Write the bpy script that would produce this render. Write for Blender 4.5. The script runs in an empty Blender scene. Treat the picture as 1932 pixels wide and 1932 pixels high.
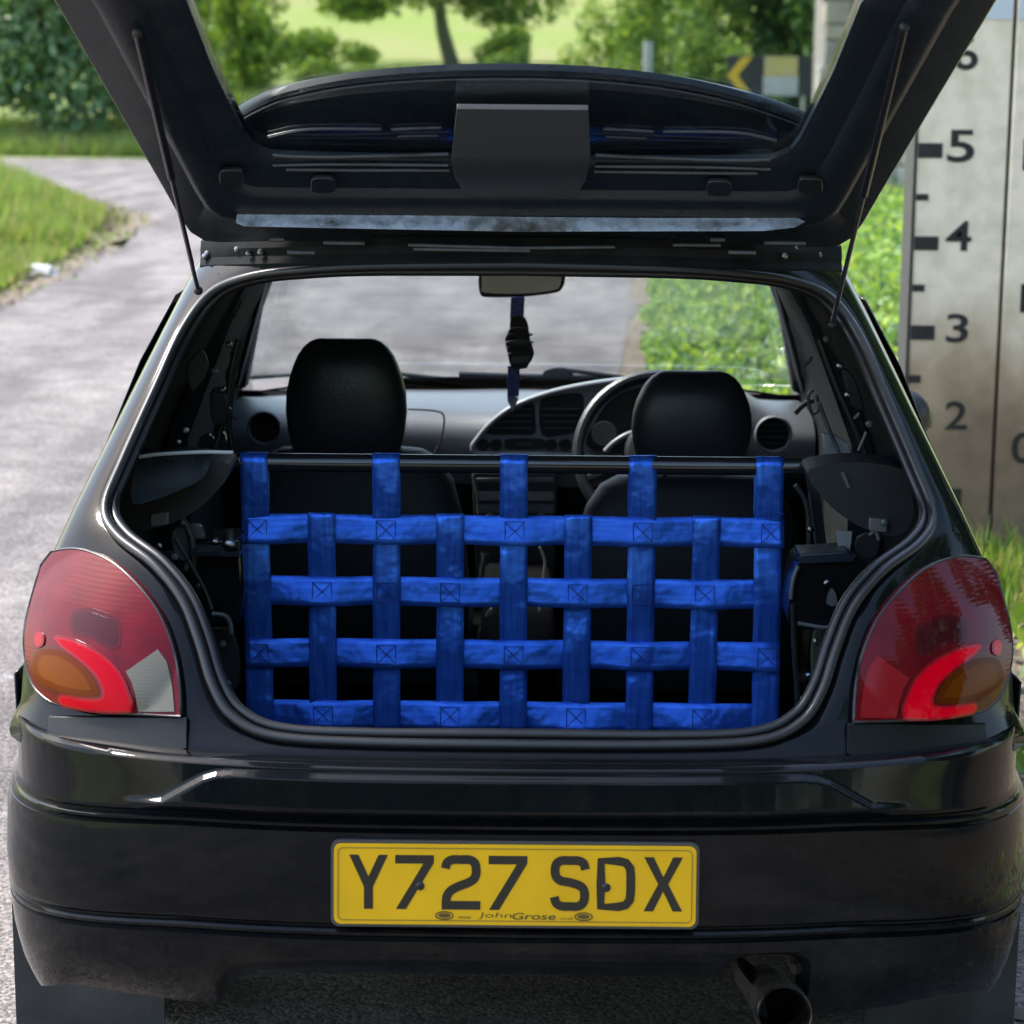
import bpy, bmesh, math, random
from mathutils import Vector, Matrix, noise, geometry

SC = bpy.context.scene
COL = SC.collection
R = math.radians
random.seed(7)

# ------------------------------------------------------------------ camera
F = 4238.6                       # focal length in units of a 1932-unit wide picture
CAM = Vector((0.0, -3.2, 1.68))
PITCH, YAW, ROLL = R(11.1), 0.0031, R(0.45)
CM = (Matrix.Rotation(YAW, 3, 'Z') @ Matrix.Rotation(math.pi/2 - PITCH, 3, 'X') @ Matrix.Rotation(ROLL, 3, 'Z'))
cam = bpy.data.cameras.new('camera')
cam.sensor_width = 36.0
cam.lens = 36.0 * F / 1932.0
cam.clip_start = 0.05
cam.clip_end = 2000
cam.dof.use_dof = True
cam.dof.focus_distance = 3.85
cam.dof.aperture_fstop = 6.0
camo = bpy.data.objects.new('camera', cam)
camo.matrix_world = Matrix.Translation(CAM) @ CM.to_4x4()
COL.objects.link(camo)
SC.camera = camo

# ------------------------------------------------------------------ sky, sun, exposure
SUN_EL, SUN_AZ = R(54), R(-66)     # azimuth from +Y towards +X (negative: left)
w = bpy.data.worlds.new('World'); SC.world = w; w.use_nodes = True
nt = w.node_tree
bg = nt.nodes['Background']
sky = nt.nodes.new('ShaderNodeTexSky'); sky.sky_type = 'NISHITA'; sky.sun_disc = False
sky.sun_elevation = SUN_EL; sky.sun_rotation = SUN_AZ
sky.air_density = 1.3; sky.dust_density = 2.6; sky.ozone_density = 1.0
nt.links.new(sky.outputs[0], bg.inputs[0]); bg.inputs[1].default_value = 0.15
sl = bpy.data.lights.new('sun', 'SUN'); sl.energy = 2.3; sl.angle = R(14); sl.color = (1, 0.965, 0.91)
so = bpy.data.objects.new('sun', sl)
so.rotation_euler = Vector((math.sin(SUN_AZ)*math.cos(SUN_EL), math.cos(SUN_AZ)*math.cos(SUN_EL), math.sin(SUN_EL))).to_track_quat('Z', 'Y').to_euler()
COL.objects.link(so)
vs = SC.view_settings
vs.view_transform = 'Standard'; vs.look = 'None'; vs.gamma = 1.0; vs.exposure = 1.75
SC.cycles.max_bounces = 10; SC.cycles.transparent_max_bounces = 16
SC.cycles.use_denoising = True

# ------------------------------------------------------------------ helpers: sight lines
def ray(px, py):
    return CM @ Vector(((px-966)/F, -(py-966)/F, -1.0))
def U(px, py, Y):
    d = ray(px, py); t = (Y - CAM.y)/d.y
    return CAM + d*t
def onY(Y):
    return lambda px, py: U(px, py, Y)
def interp(x, pts):
    if x <= pts[0][0]: return pts[0][1]
    for (a, b), (c, d) in zip(pts, pts[1:]):
        if x <= c:
            return b + (d-b)*(x-a)/(c-a)
    return pts[-1][1]
def sstep(a, b, x):
    t = max(0, min(1, (x-a)/(b-a))); return t*t*(3-2*t)
def catmull(pts, n, closed=False):
    out = []; m = len(pts)
    pts = [tuple(p) for p in pts]
    segs = m if closed else m-1
    for i in range(segs):
        if closed: p = [pts[(i+k-1) % m] for k in range(4)]
        else: p = [pts[max(0, min(m-1, i+k-1))] for k in range(4)]
        for j in range(n):
            t = j/n
            out.append(tuple(0.5*((2*b)+(-a+c)*t+(2*a-5*b+4*c-d)*t*t+(-a+3*b-3*c+d)*t**3) for a, b, c, d in zip(*p)))
    if not closed: out.append(pts[-1])
    return out

# ------------------------------------------------------------------ helpers: materials
MATS = {}
def mat(name, col, rough=0.5, metal=0.0, coat=0.0, spec=0.5, emit=None, estr=0.0, var=0.0, vscale=8.0, bump=0.0, bscale=60.0, col2=None, trans=0.0, sheen=0.0, rvar=0.0):
    if name in MATS: return MATS[name]
    m = bpy.data.materials.new(name); m.use_nodes = True; MATS[name] = m
    n = m.node_tree.nodes; L = m.node_tree.links
    b = n['Principled BSDF']
    b.inputs['Base Color'].default_value = (*col, 1); b.inputs['Roughness'].default_value = rough
    b.inputs['Metallic'].default_value = metal; b.inputs['Coat Weight'].default_value = coat
    b.inputs['Coat Roughness'].default_value = 0.04
    b.inputs['Specular IOR Level'].default_value = spec
    if sheen: b.inputs['Sheen Weight'].default_value = sheen
    if emit:
        b.inputs['Emission Color'].default_value = (*emit, 1); b.inputs['Emission Strength'].default_value = estr
    tc = n.new('ShaderNodeTexCoord')
    if var or col2 or rvar:
        nz = n.new('ShaderNodeTexNoise'); nz.inputs['Scale'].default_value = vscale; nz.inputs['Detail'].default_value = 6
        L.new(tc.outputs['Object'], nz.inputs['Vector'])
    if var or col2:
        rp = n.new('ShaderNodeValToRGB')
        c2 = col2 if col2 else tuple(c*(1-var) for c in col)
        rp.color_ramp.elements[0].position = 0.35; rp.color_ramp.elements[1].position = 0.65
        rp.color_ramp.elements[0].color = (*c2, 1); rp.color_ramp.elements[1].color = (*col, 1)
        L.new(nz.outputs['Fac'], rp.inputs[0]); L.new(rp.outputs[0], b.inputs['Base Color'])
    if rvar:
        mr = n.new('ShaderNodeMapRange'); mr.inputs[1].default_value = 0.3; mr.inputs[2].default_value = 0.7
        mr.inputs[3].default_value = max(0, rough-rvar); mr.inputs[4].default_value = min(1, rough+rvar)
        L.new(nz.outputs['Fac'], mr.inputs[0]); L.new(mr.outputs[0], b.inputs['Roughness'])
    if bump:
        nb = n.new('ShaderNodeTexNoise'); nb.inputs['Scale'].default_value = bscale; nb.inputs['Detail'].default_value = 4
        L.new(tc.outputs['Object'], nb.inputs['Vector'])
        bp = n.new('ShaderNodeBump'); bp.inputs['Strength'].default_value = bump; bp.inputs['Distance'].default_value = 0.01
        L.new(nb.outputs['Fac'], bp.inputs['Height']); L.new(bp.outputs[0], b.inputs['Normal'])
    if trans:
        tr = n.new('ShaderNodeBsdfTranslucent'); mx = n.new('ShaderNodeMixShader'); mx.inputs[0].default_value = trans
        tr.inputs[0].default_value = (col[0]*1.6, col[1]*1.5, col[2]*0.8, 1)
        o = n['Material Output']
        L.new(b.outputs[0], mx.inputs[1]); L.new(tr.outputs[0], mx.inputs[2]); L.new(mx.outputs[0], o.inputs[0])
    return m
def glass_mat(name, tint=(1, 1, 1), refl=1.0):
    m = bpy.data.materials.new(name); m.use_nodes = True
    n = m.node_tree.nodes; L = m.node_tree.links
    n.remove(n['Principled BSDF'])
    t = n.new('ShaderNodeBsdfTransparent'); t.inputs[0].default_value = (*tint, 1)
    g = n.new('ShaderNodeBsdfGlossy'); g.inputs['Roughness'].default_value = 0.02
    fr = n.new('ShaderNodeFresnel'); fr.inputs[0].default_value = 1.45
    mu = n.new('ShaderNodeMath'); mu.operation = 'MULTIPLY'; mu.inputs[1].default_value = refl
    mx = n.new('ShaderNodeMixShader')
    L.new(fr.outputs[0], mu.inputs[0]); L.new(mu.outputs[0], mx.inputs[0]); L.new(t.outputs[0], mx.inputs[1]); L.new(g.outputs[0], mx.inputs[2])
    L.new(mx.outputs[0], n['Material Output'].inputs[0])
    return m

PAINT = mat('black_car_paint', (0.0022, 0.0034, 0.0054), 0.08, coat=0.0, spec=0.2, rvar=0.03, vscale=30, bump=0.012, bscale=25)
def road_film(m):
    n = m.node_tree.nodes; L = m.node_tree.links; b = n['Principled BSDF']
    tc = n.new('ShaderNodeTexCoord'); sp = n.new('ShaderNodeSeparateXYZ'); L.new(tc.outputs['Object'], sp.inputs[0])
    nz = n.new('ShaderNodeTexNoise'); nz.inputs['Scale'].default_value = 9; nz.inputs['Detail'].default_value = 12; nz.inputs['Roughness'].default_value = .7
    L.new(tc.outputs['Object'], nz.inputs['Vector'])
    mr = n.new('ShaderNodeMapRange'); mr.inputs[1].default_value = .75; mr.inputs[2].default_value = .28; mr.inputs[3].default_value = 0; mr.inputs[4].default_value = .28
    L.new(sp.outputs[2], mr.inputs[0])
    m2 = n.new('ShaderNodeMapRange'); m2.inputs[1].default_value = .45; m2.inputs[2].default_value = .75
    L.new(nz.outputs['Fac'], m2.inputs[0])
    ml = n.new('ShaderNodeMath'); ml.operation = 'MULTIPLY_ADD'; ml.inputs[2].default_value = .03; L.new(mr.outputs[0], ml.inputs[0]); L.new(m2.outputs[0], ml.inputs[1])
    mx = n.new('ShaderNodeMix'); mx.data_type = 'RGBA'; mx.inputs[6].default_value = b.inputs['Base Color'].default_value[:]; mx.inputs[7].default_value = (.05, .044, .036, 1)
    L.new(ml.outputs[0], mx.inputs[0]); L.new(mx.outputs[2], b.inputs['Base Color'])
road_film(PAINT)
SATIN = mat('black_inner_paint', (0.012, 0.0175, 0.025), 0.3, spec=0.35, rvar=0.08, vscale=14)
RUBBER = mat('black_rubber', (0.016, 0.017, 0.02), 0.3, var=0.2, vscale=30)
PLASTIC = mat('black_plastic', (0.012, 0.013, 0.015), 0.5, bump=0.08, bscale=700, rvar=0.1)
DARKCLOTH = mat('dark_interior', (0.016, 0.0175, 0.0195), 0.85, spec=0.12, var=0.4, vscale=20)
DASH = mat('grey_dash_plastic', (0.075, 0.081, 0.09), 0.36, bump=0.15, bscale=500)
DASHRIM = mat('dash_bezel_plastic', (0.2, 0.21, 0.225), 0.3)
LEATHER = mat('black_leather', (0.028, 0.031, 0.036), 0.34, bump=0.12, bscale=260, rvar=0.07)
SEATBACK = mat('dark_seat_cloth', (0.015, 0.0165, 0.019), 0.55, spec=0.35, bump=0.2, bscale=300)
STEEL = mat('bare_steel', (0.35, 0.36, 0.37), 0.3, metal=1.0, var=0.5, vscale=25, rvar=0.12)
CHROME = mat('polished_steel', (0.62, 0.62, 0.62), 0.12, metal=1.0)
GREYTRIM = mat('grey_trim_plastic', (0.09, 0.10, 0.11), 0.4, var=0.4, vscale=25)
GLASS = glass_mat('window_glass', (0.96, 0.985, 0.975), 0.5)
GLASS2 = glass_mat('windscreen_glass', (0.95, 0.975, 0.97), 0.35)
BLACKGLASS = mat('tinted_side_glass', (0.004, 0.004, 0.005), 0.04, coat=0.5)

# ------------------------------------------------------------------ helpers: objects
def link(o, parent=None):
    COL.objects.link(o)
    if parent is not None:
        o.parent = parent
        if parent.type == 'EMPTY': o.matrix_parent_inverse = Matrix.Translation(-parent.location)
    return o
def mesh_obj(name, verts, faces, m, parent=None, smooth=35, recalc=True):
    me = bpy.data.meshes.new(name)
    me.from_pydata([tuple(v) for v in verts], [], [tuple(f) for f in faces])
    if recalc:
        bm = bmesh.new(); bm.from_mesh(me)
        bmesh.ops.recalc_face_normals(bm, faces=bm.faces); bm.to_mesh(me); bm.free()
    me.materials.append(m)
    if smooth:
        for p in me.polygons: p.use_smooth = True
        me.set_sharp_from_angle(angle=R(smooth))
    return link(bpy.data.objects.new(name, me), parent)
def thing(name, label, cat, loc, group=None):
    o = bpy.data.objects.new(name, None); o.location = loc; o.empty_display_size = 0.2
    COL.objects.link(o); tag(o, label, cat, group); return o
def tag(o, label, cat=None, group=None, kind=None):
    if label: o['label'] = label
    if cat: o['category'] = cat
    if group: o['group'] = group
    if kind: o['kind'] = kind
    return o
def struct(o): o['kind'] = 'structure'; return o
def bevel(o, wd, seg=2, ang=40):
    md = o.modifiers.new('bevel', 'BEVEL'); md.width = wd; md.segments = seg; md.limit_method = 'ANGLE'; md.angle_limit = R(ang)
    return o
class MB:
    def __init__(s): s.v = []; s.f = []
    def add(s, v, f):
        k = len(s.v); s.v += [tuple(p) for p in v]; s.f += [tuple(i+k for i in q) for q in f]; return s
    def box(s, c, d, M=None):
        v = [Vector((sx*d[0]/2, sy*d[1]/2, sz*d[2]/2)) for sx in (-1, 1) for sy in (-1, 1) for sz in (-1, 1)]
        if M is not None: v = [M @ p for p in v]
        v = [p+Vector(c) for p in v]
        return s.add(v, [(0, 1, 3, 2), (4, 6, 7, 5), (0, 4, 5, 1), (2, 3, 7, 6), (0, 2, 6, 4), (1, 5, 7, 3)])
    def tube(s, pts, r, seg=10, cap=True):
        pts = [Vector(p) for p in pts]; rr = r if isinstance(r, (list, tuple)) else [r]*len(pts)
        n0 = None; rings = []
        for i, p in enumerate(pts):
            t = (pts[min(i+1, len(pts)-1)]-pts[max(i-1, 0)]).normalized()
            if n0 is None:
                n0 = t.orthogonal().normalized()
            n0 = (n0 - t*n0.dot(t)).normalized(); b0 = t.cross(n0)
            rings.append([p + (n0*math.cos(2*math.pi*k/seg)+b0*math.sin(2*math.pi*k/seg))*rr[i] for k in range(seg)])
        return s.rings(rings, cap)
    def rings(s, rings, cap=True, closed=True):
        seg = len(rings[0]); v = [p for r in rings for p in r]; f = []
        for i in range(len(rings)-1):
            for k in range(seg if closed else seg-1):
                a = i*seg+k; b = i*seg+(k+1) % seg
                f.append((a, b, b+seg, a+seg))
        if cap:
            f.append(tuple(range(seg))[::-1]); f.append(tuple(range((len(rings)-1)*seg, len(rings)*seg)))
        return s.add(v, f)
    def lathe(s, c, axis, prof, seg=24):
        ax = Vector(axis).normalized(); n = ax.orthogonal().normalized(); b = ax.cross(n); c = Vector(c)
        return s.rings([[c + ax*h + (n*math.cos(2*math.pi*k/seg)+b*math.sin(2*math.pi*k/seg))*r for k in range(seg)] for h, r in prof], True)
    def build(s, name, m, parent=None, smooth=35): return mesh_obj(name, s.v, s.f, m, parent, smooth)

def grid_obj(name, rows, m, parent=None, thick=0, smooth=35, weld=False):
    nr, nc = len(rows), len(rows[0])
    v = [p for r in rows for p in r]; f = []
    for i in range(nr-1):
        for j in range(nc-1):
            a = i*nc+j; f.append((a, a+1, a+nc+1, a+nc))
    o = mesh_obj(name, v, f, m, parent, smooth, recalc=True)
    if weld:
        bm = bmesh.new(); bm.from_mesh(o.data); bmesh.ops.remove_doubles(bm, verts=bm.verts, dist=.0006)
        bmesh.ops.recalc_face_normals(bm, faces=bm.faces); bm.to_mesh(o.data); bm.free(); o.data.set_sharp_from_angle(angle=R(smooth))
    if thick:
        md = o.modifiers.new('solid', 'SOLIDIFY'); md.thickness = abs(thick); md.offset = -1 if thick > 0 else 1
    return o

def patch(name, pts, fn, thick, m, parent=None, cell=30, back=None, smooth=35, bev=0.0):
    """A shaped plate: outline pts laid on the surface fn, given thickness away from the viewer."""
    bm = bmesh.new()
    vs_ = [bm.verts.new((p[0], p[1], 0)) for p in pts]
    res = geometry.delaunay_2d_cdt([Vector((p[0], p[1])) for p in pts], [], [list(range(len(pts)))], 1, 1e-5)
    bmesh.ops.delete(bm, geom=bm.verts[:], context='VERTS')
    nv = [bm.verts.new((q.x, q.y, 0)) for q in res[0]]
    for t_ in res[2]: bm.faces.new([nv[k] for k in t_])
    xs = [p[0] for p in pts]; ys = [p[1] for p in pts]
    if cell:
        for lo, hi, ax in ((min(xs), max(xs), 0), (min(ys), max(ys), 1)):
            k = int((hi-lo)/cell)
            for i in range(1, k+1):
                c = lo+(hi-lo)*i/(k+1)
                co = (c, 0, 0) if ax == 0 else (0, c, 0); no = (1, 0, 0) if ax == 0 else (0, 1, 0)
                bmesh.ops.bisect_plane(bm, geom=bm.verts[:]+bm.edges[:]+bm.faces[:], plane_co=co, plane_no=no, dist=1e-4)
        bmesh.ops.remove_doubles(bm, verts=bm.verts, dist=1e-3)
    bm.verts.index_update()
    base = [(v.co.x, v.co.y) for v in bm.verts]
    fr = [fn(*p) for p in base]
    bd = Vector(back) if back is not None else Vector((0, 1, 0))
    bk = [p + bd*thick for p in fr]
    n = len(fr); fs = [[v.index for v in f.verts] for f in bm.faces]
    faces = [tuple(f) for f in fs] + [tuple(i+n for i in f[::-1]) for f in fs]
    for e in bm.edges:
        if len(e.link_faces) == 1:
            a, b = e.verts[0].index, e.verts[1].index
            faces.append((a, b, b+n, a+n))
    bm.free()
    o = mesh_obj(name, fr+bk, faces, m, parent, smooth)
    if bev: bevel(o, bev)
    return o
def text_mesh(s, bold=0.0):
    c = bpy.data.curves.new('t', 'FONT'); c.body = s; c.offset = bold; c.resolution_u = 4
    o = bpy.data.objects.new('t', c); COL.objects.link(o)
    dg = bpy.context.evaluated_depsgraph_get()
    me = bpy.data.meshes.new_from_object(o.evaluated_get(dg))
    v = [p.co.copy() for p in me.vertices]; f = [tuple(p.vertices) for p in me.polygons]
    bpy.data.objects.remove(o); bpy.data.curves.remove(c); bpy.data.meshes.remove(me)
    x0 = min(p.x for p in v); x1 = max(p.x for p in v); y0 = min(p.y for p in v); y1 = max(p.y for p in v)
    return [((p.x-x0)/(x1-x0), (p.y-y0)/(y1-y0)) for p in v], f, (x1-x0)/(y1-y0)
def mir(pts, c=979*2): return [(c-p[0], p[1]) for p in pts]

# ================================================================== THE SETTING
def ground_h(x, y):
    if y < 41: return 0.0
    if y < 47: return 0.15*(y-41)
    if y < 62: return 0.9+0.05*(y-47)
    if y < 220: return 1.65+0.07*(y-62)
    return 1.65+0.07*158+0.02*(y-220)

def surf_mat(name, cols, scale, detail=8, rough=0.9, bump=0.3, bscale=40, speck=None, big=None):
    m = bpy.data.materials.new(name); m.use_nodes = True
    n = m.node_tree.nodes; L = m.node_tree.links; b = n['Principled BSDF']
    b.inputs['Roughness'].default_value = rough; b.inputs['Specular IOR Level'].default_value = 0.25
    tc = n.new('ShaderNodeTexCoord')
    nz = n.new('ShaderNodeTexNoise'); nz.inputs['Scale'].default_value = scale; nz.inputs['Detail'].default_value = detail
    nz.inputs['Roughness'].default_value = 0.62
    L.new(tc.outputs['Object'], nz.inputs['Vector'])
    rp = n.new('ShaderNodeValToRGB'); e = rp.color_ramp.elements
    lo, hi = 0.32, 0.68
    for i, c in enumerate(cols):
        p = lo+(hi-lo)*i/(len(cols)-1)
        el = e[0] if i == 0 else (e[1] if i == len(cols)-1 else e.new(p))
        el.position = p; el.color = (*c, 1)
    L.new(nz.outputs['Fac'], rp.inputs[0]); out = rp.outputs[0]
    if big:     # broad patches (wear, repairs)
        n2 = n.new('ShaderNodeTexNoise'); n2.inputs['Scale'].default_value = big[0]; n2.inputs['Detail'].default_value = 3
        mp = n.new('ShaderNodeMapping'); mp.inputs['Scale'].default_value = big[2]
        L.new(tc.outputs['Object'], mp.inputs[0]); L.new(mp.outputs[0], n2.inputs['Vector'])
        r2 = n.new('ShaderNodeValToRGB'); r2.color_ramp.elements[0].position = 0.4; r2.color_ramp.elements[1].position = 0.62
        r2.color_ramp.elements[0].color = (*big[1], 1); r2.color_ramp.elements[1].color = (1, 1, 1, 1)
        L.new(n2.outputs['Fac'], r2.inputs[0])
        mm = n.new('ShaderNodeMix'); mm.data_type = 'RGBA'; mm.blend_type = 'MULTIPLY'; mm.inputs[0].default_value = 1
        L.new(out, mm.inputs[6]); L.new(r2.outputs[0], mm.inputs[7]); out = mm.outputs[2]
    if speck:   # stone chips
        vo = n.new('ShaderNodeTexVoronoi'); vo.inputs['Scale'].default_value = speck[0]
        L.new(tc.outputs['Object'], vo.inputs['Vector'])
        hs = n.new('ShaderNodeSeparateColor'); L.new(vo.outputs['Color'], hs.inputs[0])
        r3 = n.new('ShaderNodeMapRange'); r3.inputs[3].default_value = 1-speck[1]; r3.inputs[4].default_value = 1+speck[1]
        L.new(hs.outputs[0], r3.inputs[0])
        mm = n.new('ShaderNodeMix'); mm.data_type = 'RGBA'; mm.blend_type = 'MULTIPLY'; mm.inputs[0].default_value = 1
        L.new(out, mm.inputs[6]); L.new(r3.outputs[0], mm.inputs[7]); out = mm.outputs[2]
        bp = n.new('ShaderNodeBump'); bp.inputs['Strength'].default_value = 0.6; bp.inputs['Distance'].default_value = 0.006
        L.new(vo.outputs['Distance'], bp.inputs['Height']); bp.invert = True
        L.new(bp.outputs[0], b.inputs['Normal'])
    elif bump:
        nb = n.new('ShaderNodeTexNoise'); nb.inputs['Scale'].default_value = bscale; nb.inputs['Detail'].default_value = 6
        L.new(tc.outputs['Object'], nb.inputs['Vector'])
        bp = n.new('ShaderNodeBump'); bp.inputs['Strength'].default_value = bump; bp.inputs['Distance'].default_value = 0.03
        L.new(nb.outputs['Fac'], bp.inputs['Height']); L.new(bp.outputs[0], b.inputs['Normal'])
    L.new(out, b.inputs['Base Color'])
    return m

GROUND = surf_mat('meadow_ground', [(0.14, 0.20, 0.045), (0.21, 0.28, 0.065), (0.29, 0.33, 0.10)], 0.35, bump=0.5, bscale=6)
FIELD = surf_mat('mown_field', [(0.25, 0.35, 0.06), (0.36, 0.44, 0.08), (0.36, 0.34, 0.14)], 0.09, bump=0.3, bscale=3)
ASPHALT = surf_mat('worn_asphalt', [(0.125, 0.112, 0.105), (0.175, 0.158, 0.15), (0.225, 0.205, 0.193)], 3.0, detail=14, speck=(120, 0.5), big=(1.3, (0.62, 0.61, 0.63), (1.5, 0.3, 1)))
DIRT = surf_mat('leaf_dirt', [(0.06, 0.045, 0.03), (0.13, 0.10, 0.07), (0.22, 0.18, 0.13)], 14, speck=(70, 0.45))
GRIT = surf_mat('verge_grit', [(0.08, 0.06, 0.04), (0.15, 0.12, 0.085), (0.22, 0.185, 0.14)], 5, speck=(60, 0.4))

# the ground: one sheet out to the horizon
ys = [-80, -40, -20] + [-12+2*i for i in range(26)] + [41+i for i in range(0, 40, 2)] + [85, 95, 110, 130, 160, 220, 320, 500, 900]
xs = [-600, -250, -120, -60] + [-40+2.5*i for i in range(33)] + [60, 120, 250, 600]
rows = [[(x, y, ground_h(x, y) + (0.12*noise.noise(Vector((x*0.2, y*0.2, 0))) if 46 < y < 63 else 0)) for x in xs] for y in ys]
g = grid_obj('ground', rows, GROUND); struct(g)
# bright field on the hillside
rows = [[(x, y, ground_h(x, y)+0.03) for x in [-30+2*i for i in range(36)]] for y in [66+4*i for i in range(20)]]
g = grid_obj('hill_field', rows, FIELD); struct(g)

def sheet(name, poly, z, m):
    bm = bmesh.new(); f = bm.faces.new([bm.verts.new((x, y, z)) for x, y in poly]); bmesh.ops.triangulate(bm, faces=[f])
    me = bpy.data.meshes.new(name); bm.to_mesh(me); bm.free(); me.materials.append(m)
    for p in me.polygons:
        if p.normal.z < 0: p.flip()
    return struct(link(bpy.data.objects.new(name, me)))
right_edge = [(1.7, -40), (1.5, -6), (1.15, 0), (0.95, 3), (0.55, 8.7), (0.75, 12), (0.95, 15.4), (1.7, 24), (1.5, 30), (0.2, 35), (-2, 38), (-6, 39.3), (-15, 40), (-45, 41)]
left_edge = [(-45, 37), (-20, 36.6), (-11, 35.2), (-8.2, 33), (-6.6, 28.5), (-5.0, 24.6), (-4.35, 22.6), (-4.1, 20), (-3.85, 15), (-3.75, 10), (-4.2, 0), (-4.8, -40)]
def wob(pl, a):
    out = []
    for p, q in zip(pl, pl[1:]):
        L_ = math.hypot(q[0]-p[0], q[1]-p[1]); k = max(1, int(L_/0.6))
        for i in range(k):
            t = i/k; x = p[0]+(q[0]-p[0])*t; y = p[1]+(q[1]-p[1])*t
            out.append((x+a*noise.noise(Vector((x*1.3, y*1.3, 5))), y+a*noise.noise(Vector((x*1.3, y*1.3, 9)))))
    return out+[pl[-1]]
sheet('road', wob(right_edge, 0.13)+wob(left_edge, 0.13), 0.008, ASPHALT)
sheet('dirt_verge', wob([(1.4, -12), (1.0, 1), (0.75, 4), (0.45, 8), (0.4, 9), (0.7, 15), (1.3, 22)], 0.1)+[(2.2, 22), (2.4, 9), (4.5, 6.5), (9, 6), (9, -12)], 0.004, DIRT)
sheet('verge_edge', wob([(-4.1, -2), (-3.65, 10), (-3.75, 15), (-4.0, 20), (-4.15, 22.2), (-4.75, 24.0), (-6.8, 28.4), (-8.5, 33), (-10.9, 35.1)], 0.3)+[(-11.4, 34.6), (-9, 31.5), (-7.2, 27), (-5.6, 22.5), (-4.9, 15), (-4.7, 10), (-5.5, -2)], 0.012, GRIT)

# ------------------------------------------------------------------ foliage
LEAF = [mat('leaf_dark', (0.05, 0.115, 0.03), 0.5, trans=0.25), mat('leaf_mid', (0.11, 0.215, 0.04), 0.5, trans=0.3),
        mat('leaf_light', (0.18, 0.30, 0.05), 0.5, trans=0.4), mat('leaf_yellow', (0.30, 0.40, 0.06), 0.55, trans=0.35)]
DLEAF = [mat('leaf_blue_dark', (0.045, 0.10, 0.045), 0.4, trans=0.2), mat('leaf_blue_mid', (0.095, 0.19, 0.08), 0.38, trans=0.2),
         mat('leaf_blue_pale', (0.17, 0.28, 0.13), 0.36, trans=0.2), LEAF[1]]
BARK = mat('bark', (0.13, 0.14, 0.085), 0.9, var=0.5, vscale=12, bump=0.8, bscale=30)
def leaf_mesh(name, pts, size, mats, rnd, weights=(3, 4, 3, 1), upright=0.0, aspect=0.55, parent=None):
    """One mesh of many separate bent leaves at pts (position, outward direction)."""
    v = []; f = []; mi = []
    tot = []
    for k, wv in enumerate(weights): tot += [k]*wv
    for p, nrm in pts:
        s = size*(0.6+0.8*rnd.random())
        d = Vector((rnd.gauss(0, 1), rnd.gauss(0, 1), rnd.gauss(0, 1)+upright*2)).normalized()
        n = (nrm*0.9+Vector((rnd.gauss(0, .6), rnd.gauss(0, .6), rnd.gauss(0.3, .6)))).normalized()
        side = d.cross(n)
        if side.length < 1e-3: continue
        side.normalize(); up = n*s*0.12
        k = len(v)
        v += [p-d*s*.5, p+side*s*aspect*.5+up, p+d*s*.5, p-side*s*aspect*.5+up]
        f += [(k, k+1, k+2), (k, k+2, k+3)]; q = rnd.choice(tot); mi += [q, q]
    me = bpy.data.meshes.new(name); me.from_pydata([tuple(a) for a in v], [], f)
    for m in mats: me.materials.append(m)
    me.polygons.foreach_set('material_index', mi)
    return link(bpy.data.objects.new(name, me), parent)
def blob_points(c, r, n, rnd, lumps=14, shell=0.55):
    """Points through a lumpy crown: several sub-clumps inside an ellipsoid."""
    c = Vector(c); r = Vector(r); subs = []
    for i in range(lumps):
        while True:
            q = Vector((rnd.uniform(-1, 1), rnd.uniform(-1, 1), rnd.uniform(-1, 1)))
            if 0.2 < q.length < 0.85: break
        subs.append((q, rnd.uniform(0.28, 0.48)))
    out = []
    while len(out) < n:
        q, rr = rnd.choice(subs)
        d = Vector((rnd.gauss(0, 1), rnd.gauss(0, 1), rnd.gauss(0, 1))).normalized()
        rad = rr*(shell+(1-shell)*rnd.random())
        p = q+d*rad
        w_ = Vector((p.x*r.x, p.y*r.y, p.z*r.z))
        out.append((c+w_, d))
    return out
def tree(name, label, base, crown_c, crown_r, n, size, mats, seed, wts=(3, 4, 3, 1), group=None, lumps=16, trunk=0.12, cat='tree', limbs=5):
    rnd = random.Random(seed)
    t = thing(name, label, cat, base, group)
    pts = blob_points(crown_c, crown_r, n, rnd, lumps)
    o = leaf_mesh('crown', pts, size, mats, rnd, wts, parent=t)
    b = Vector(base); c = Vector(crown_c); mb = MB()
    mb.tube([b-Vector((0, 0, .2)), b+(c-b)*.35+Vector((rnd.uniform(-.1, .1), 0, 0)), b+(c-b)*.7, c+Vector((0, 0, crown_r[2]*.3))], [trunk*1.25, trunk, trunk*.7, trunk*.2], 8)
    for i in range(limbs):
        a = rnd.uniform(0, 6.28); s0 = b+(c-b)*rnd.uniform(.35, .8)
        e = c+Vector((math.cos(a)*crown_r[0]*.7, math.sin(a)*crown_r[1]*.7, rnd.uniform(-.3, .5)*crown_r[2]))
        mb.tube([s0, s0+(e-s0)*.5+Vector((0, 0, .1*crown_r[2])), e], [trunk*.5, trunk*.3, trunk*.08], 6)
    mb.build('trunk', BARK, t)
    return t
G0 = lambda x, y: (x, y, ground_h(x, y))
tree('leafy_tree', 'dark glossy-leaved tree behind the side road, left of the car', G0(-9.6, 42.5), (-9.6, 42.8, 3.4), (3.0, 2.0, 3.2), 15000, 0.22, DLEAF, 1, wts=(2, 4, 6, 2), lumps=30)
tree('leafy_tree', 'paler bush spilling down beside the dark glossy tree', G0(-7.4, 43.2), (-7.1, 43.4, 1.6), (1.3, 1.2, 1.6), 4200, 0.17, LEAF, 2, wts=(1, 3, 4, 3), lumps=12, trunk=.07)
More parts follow.
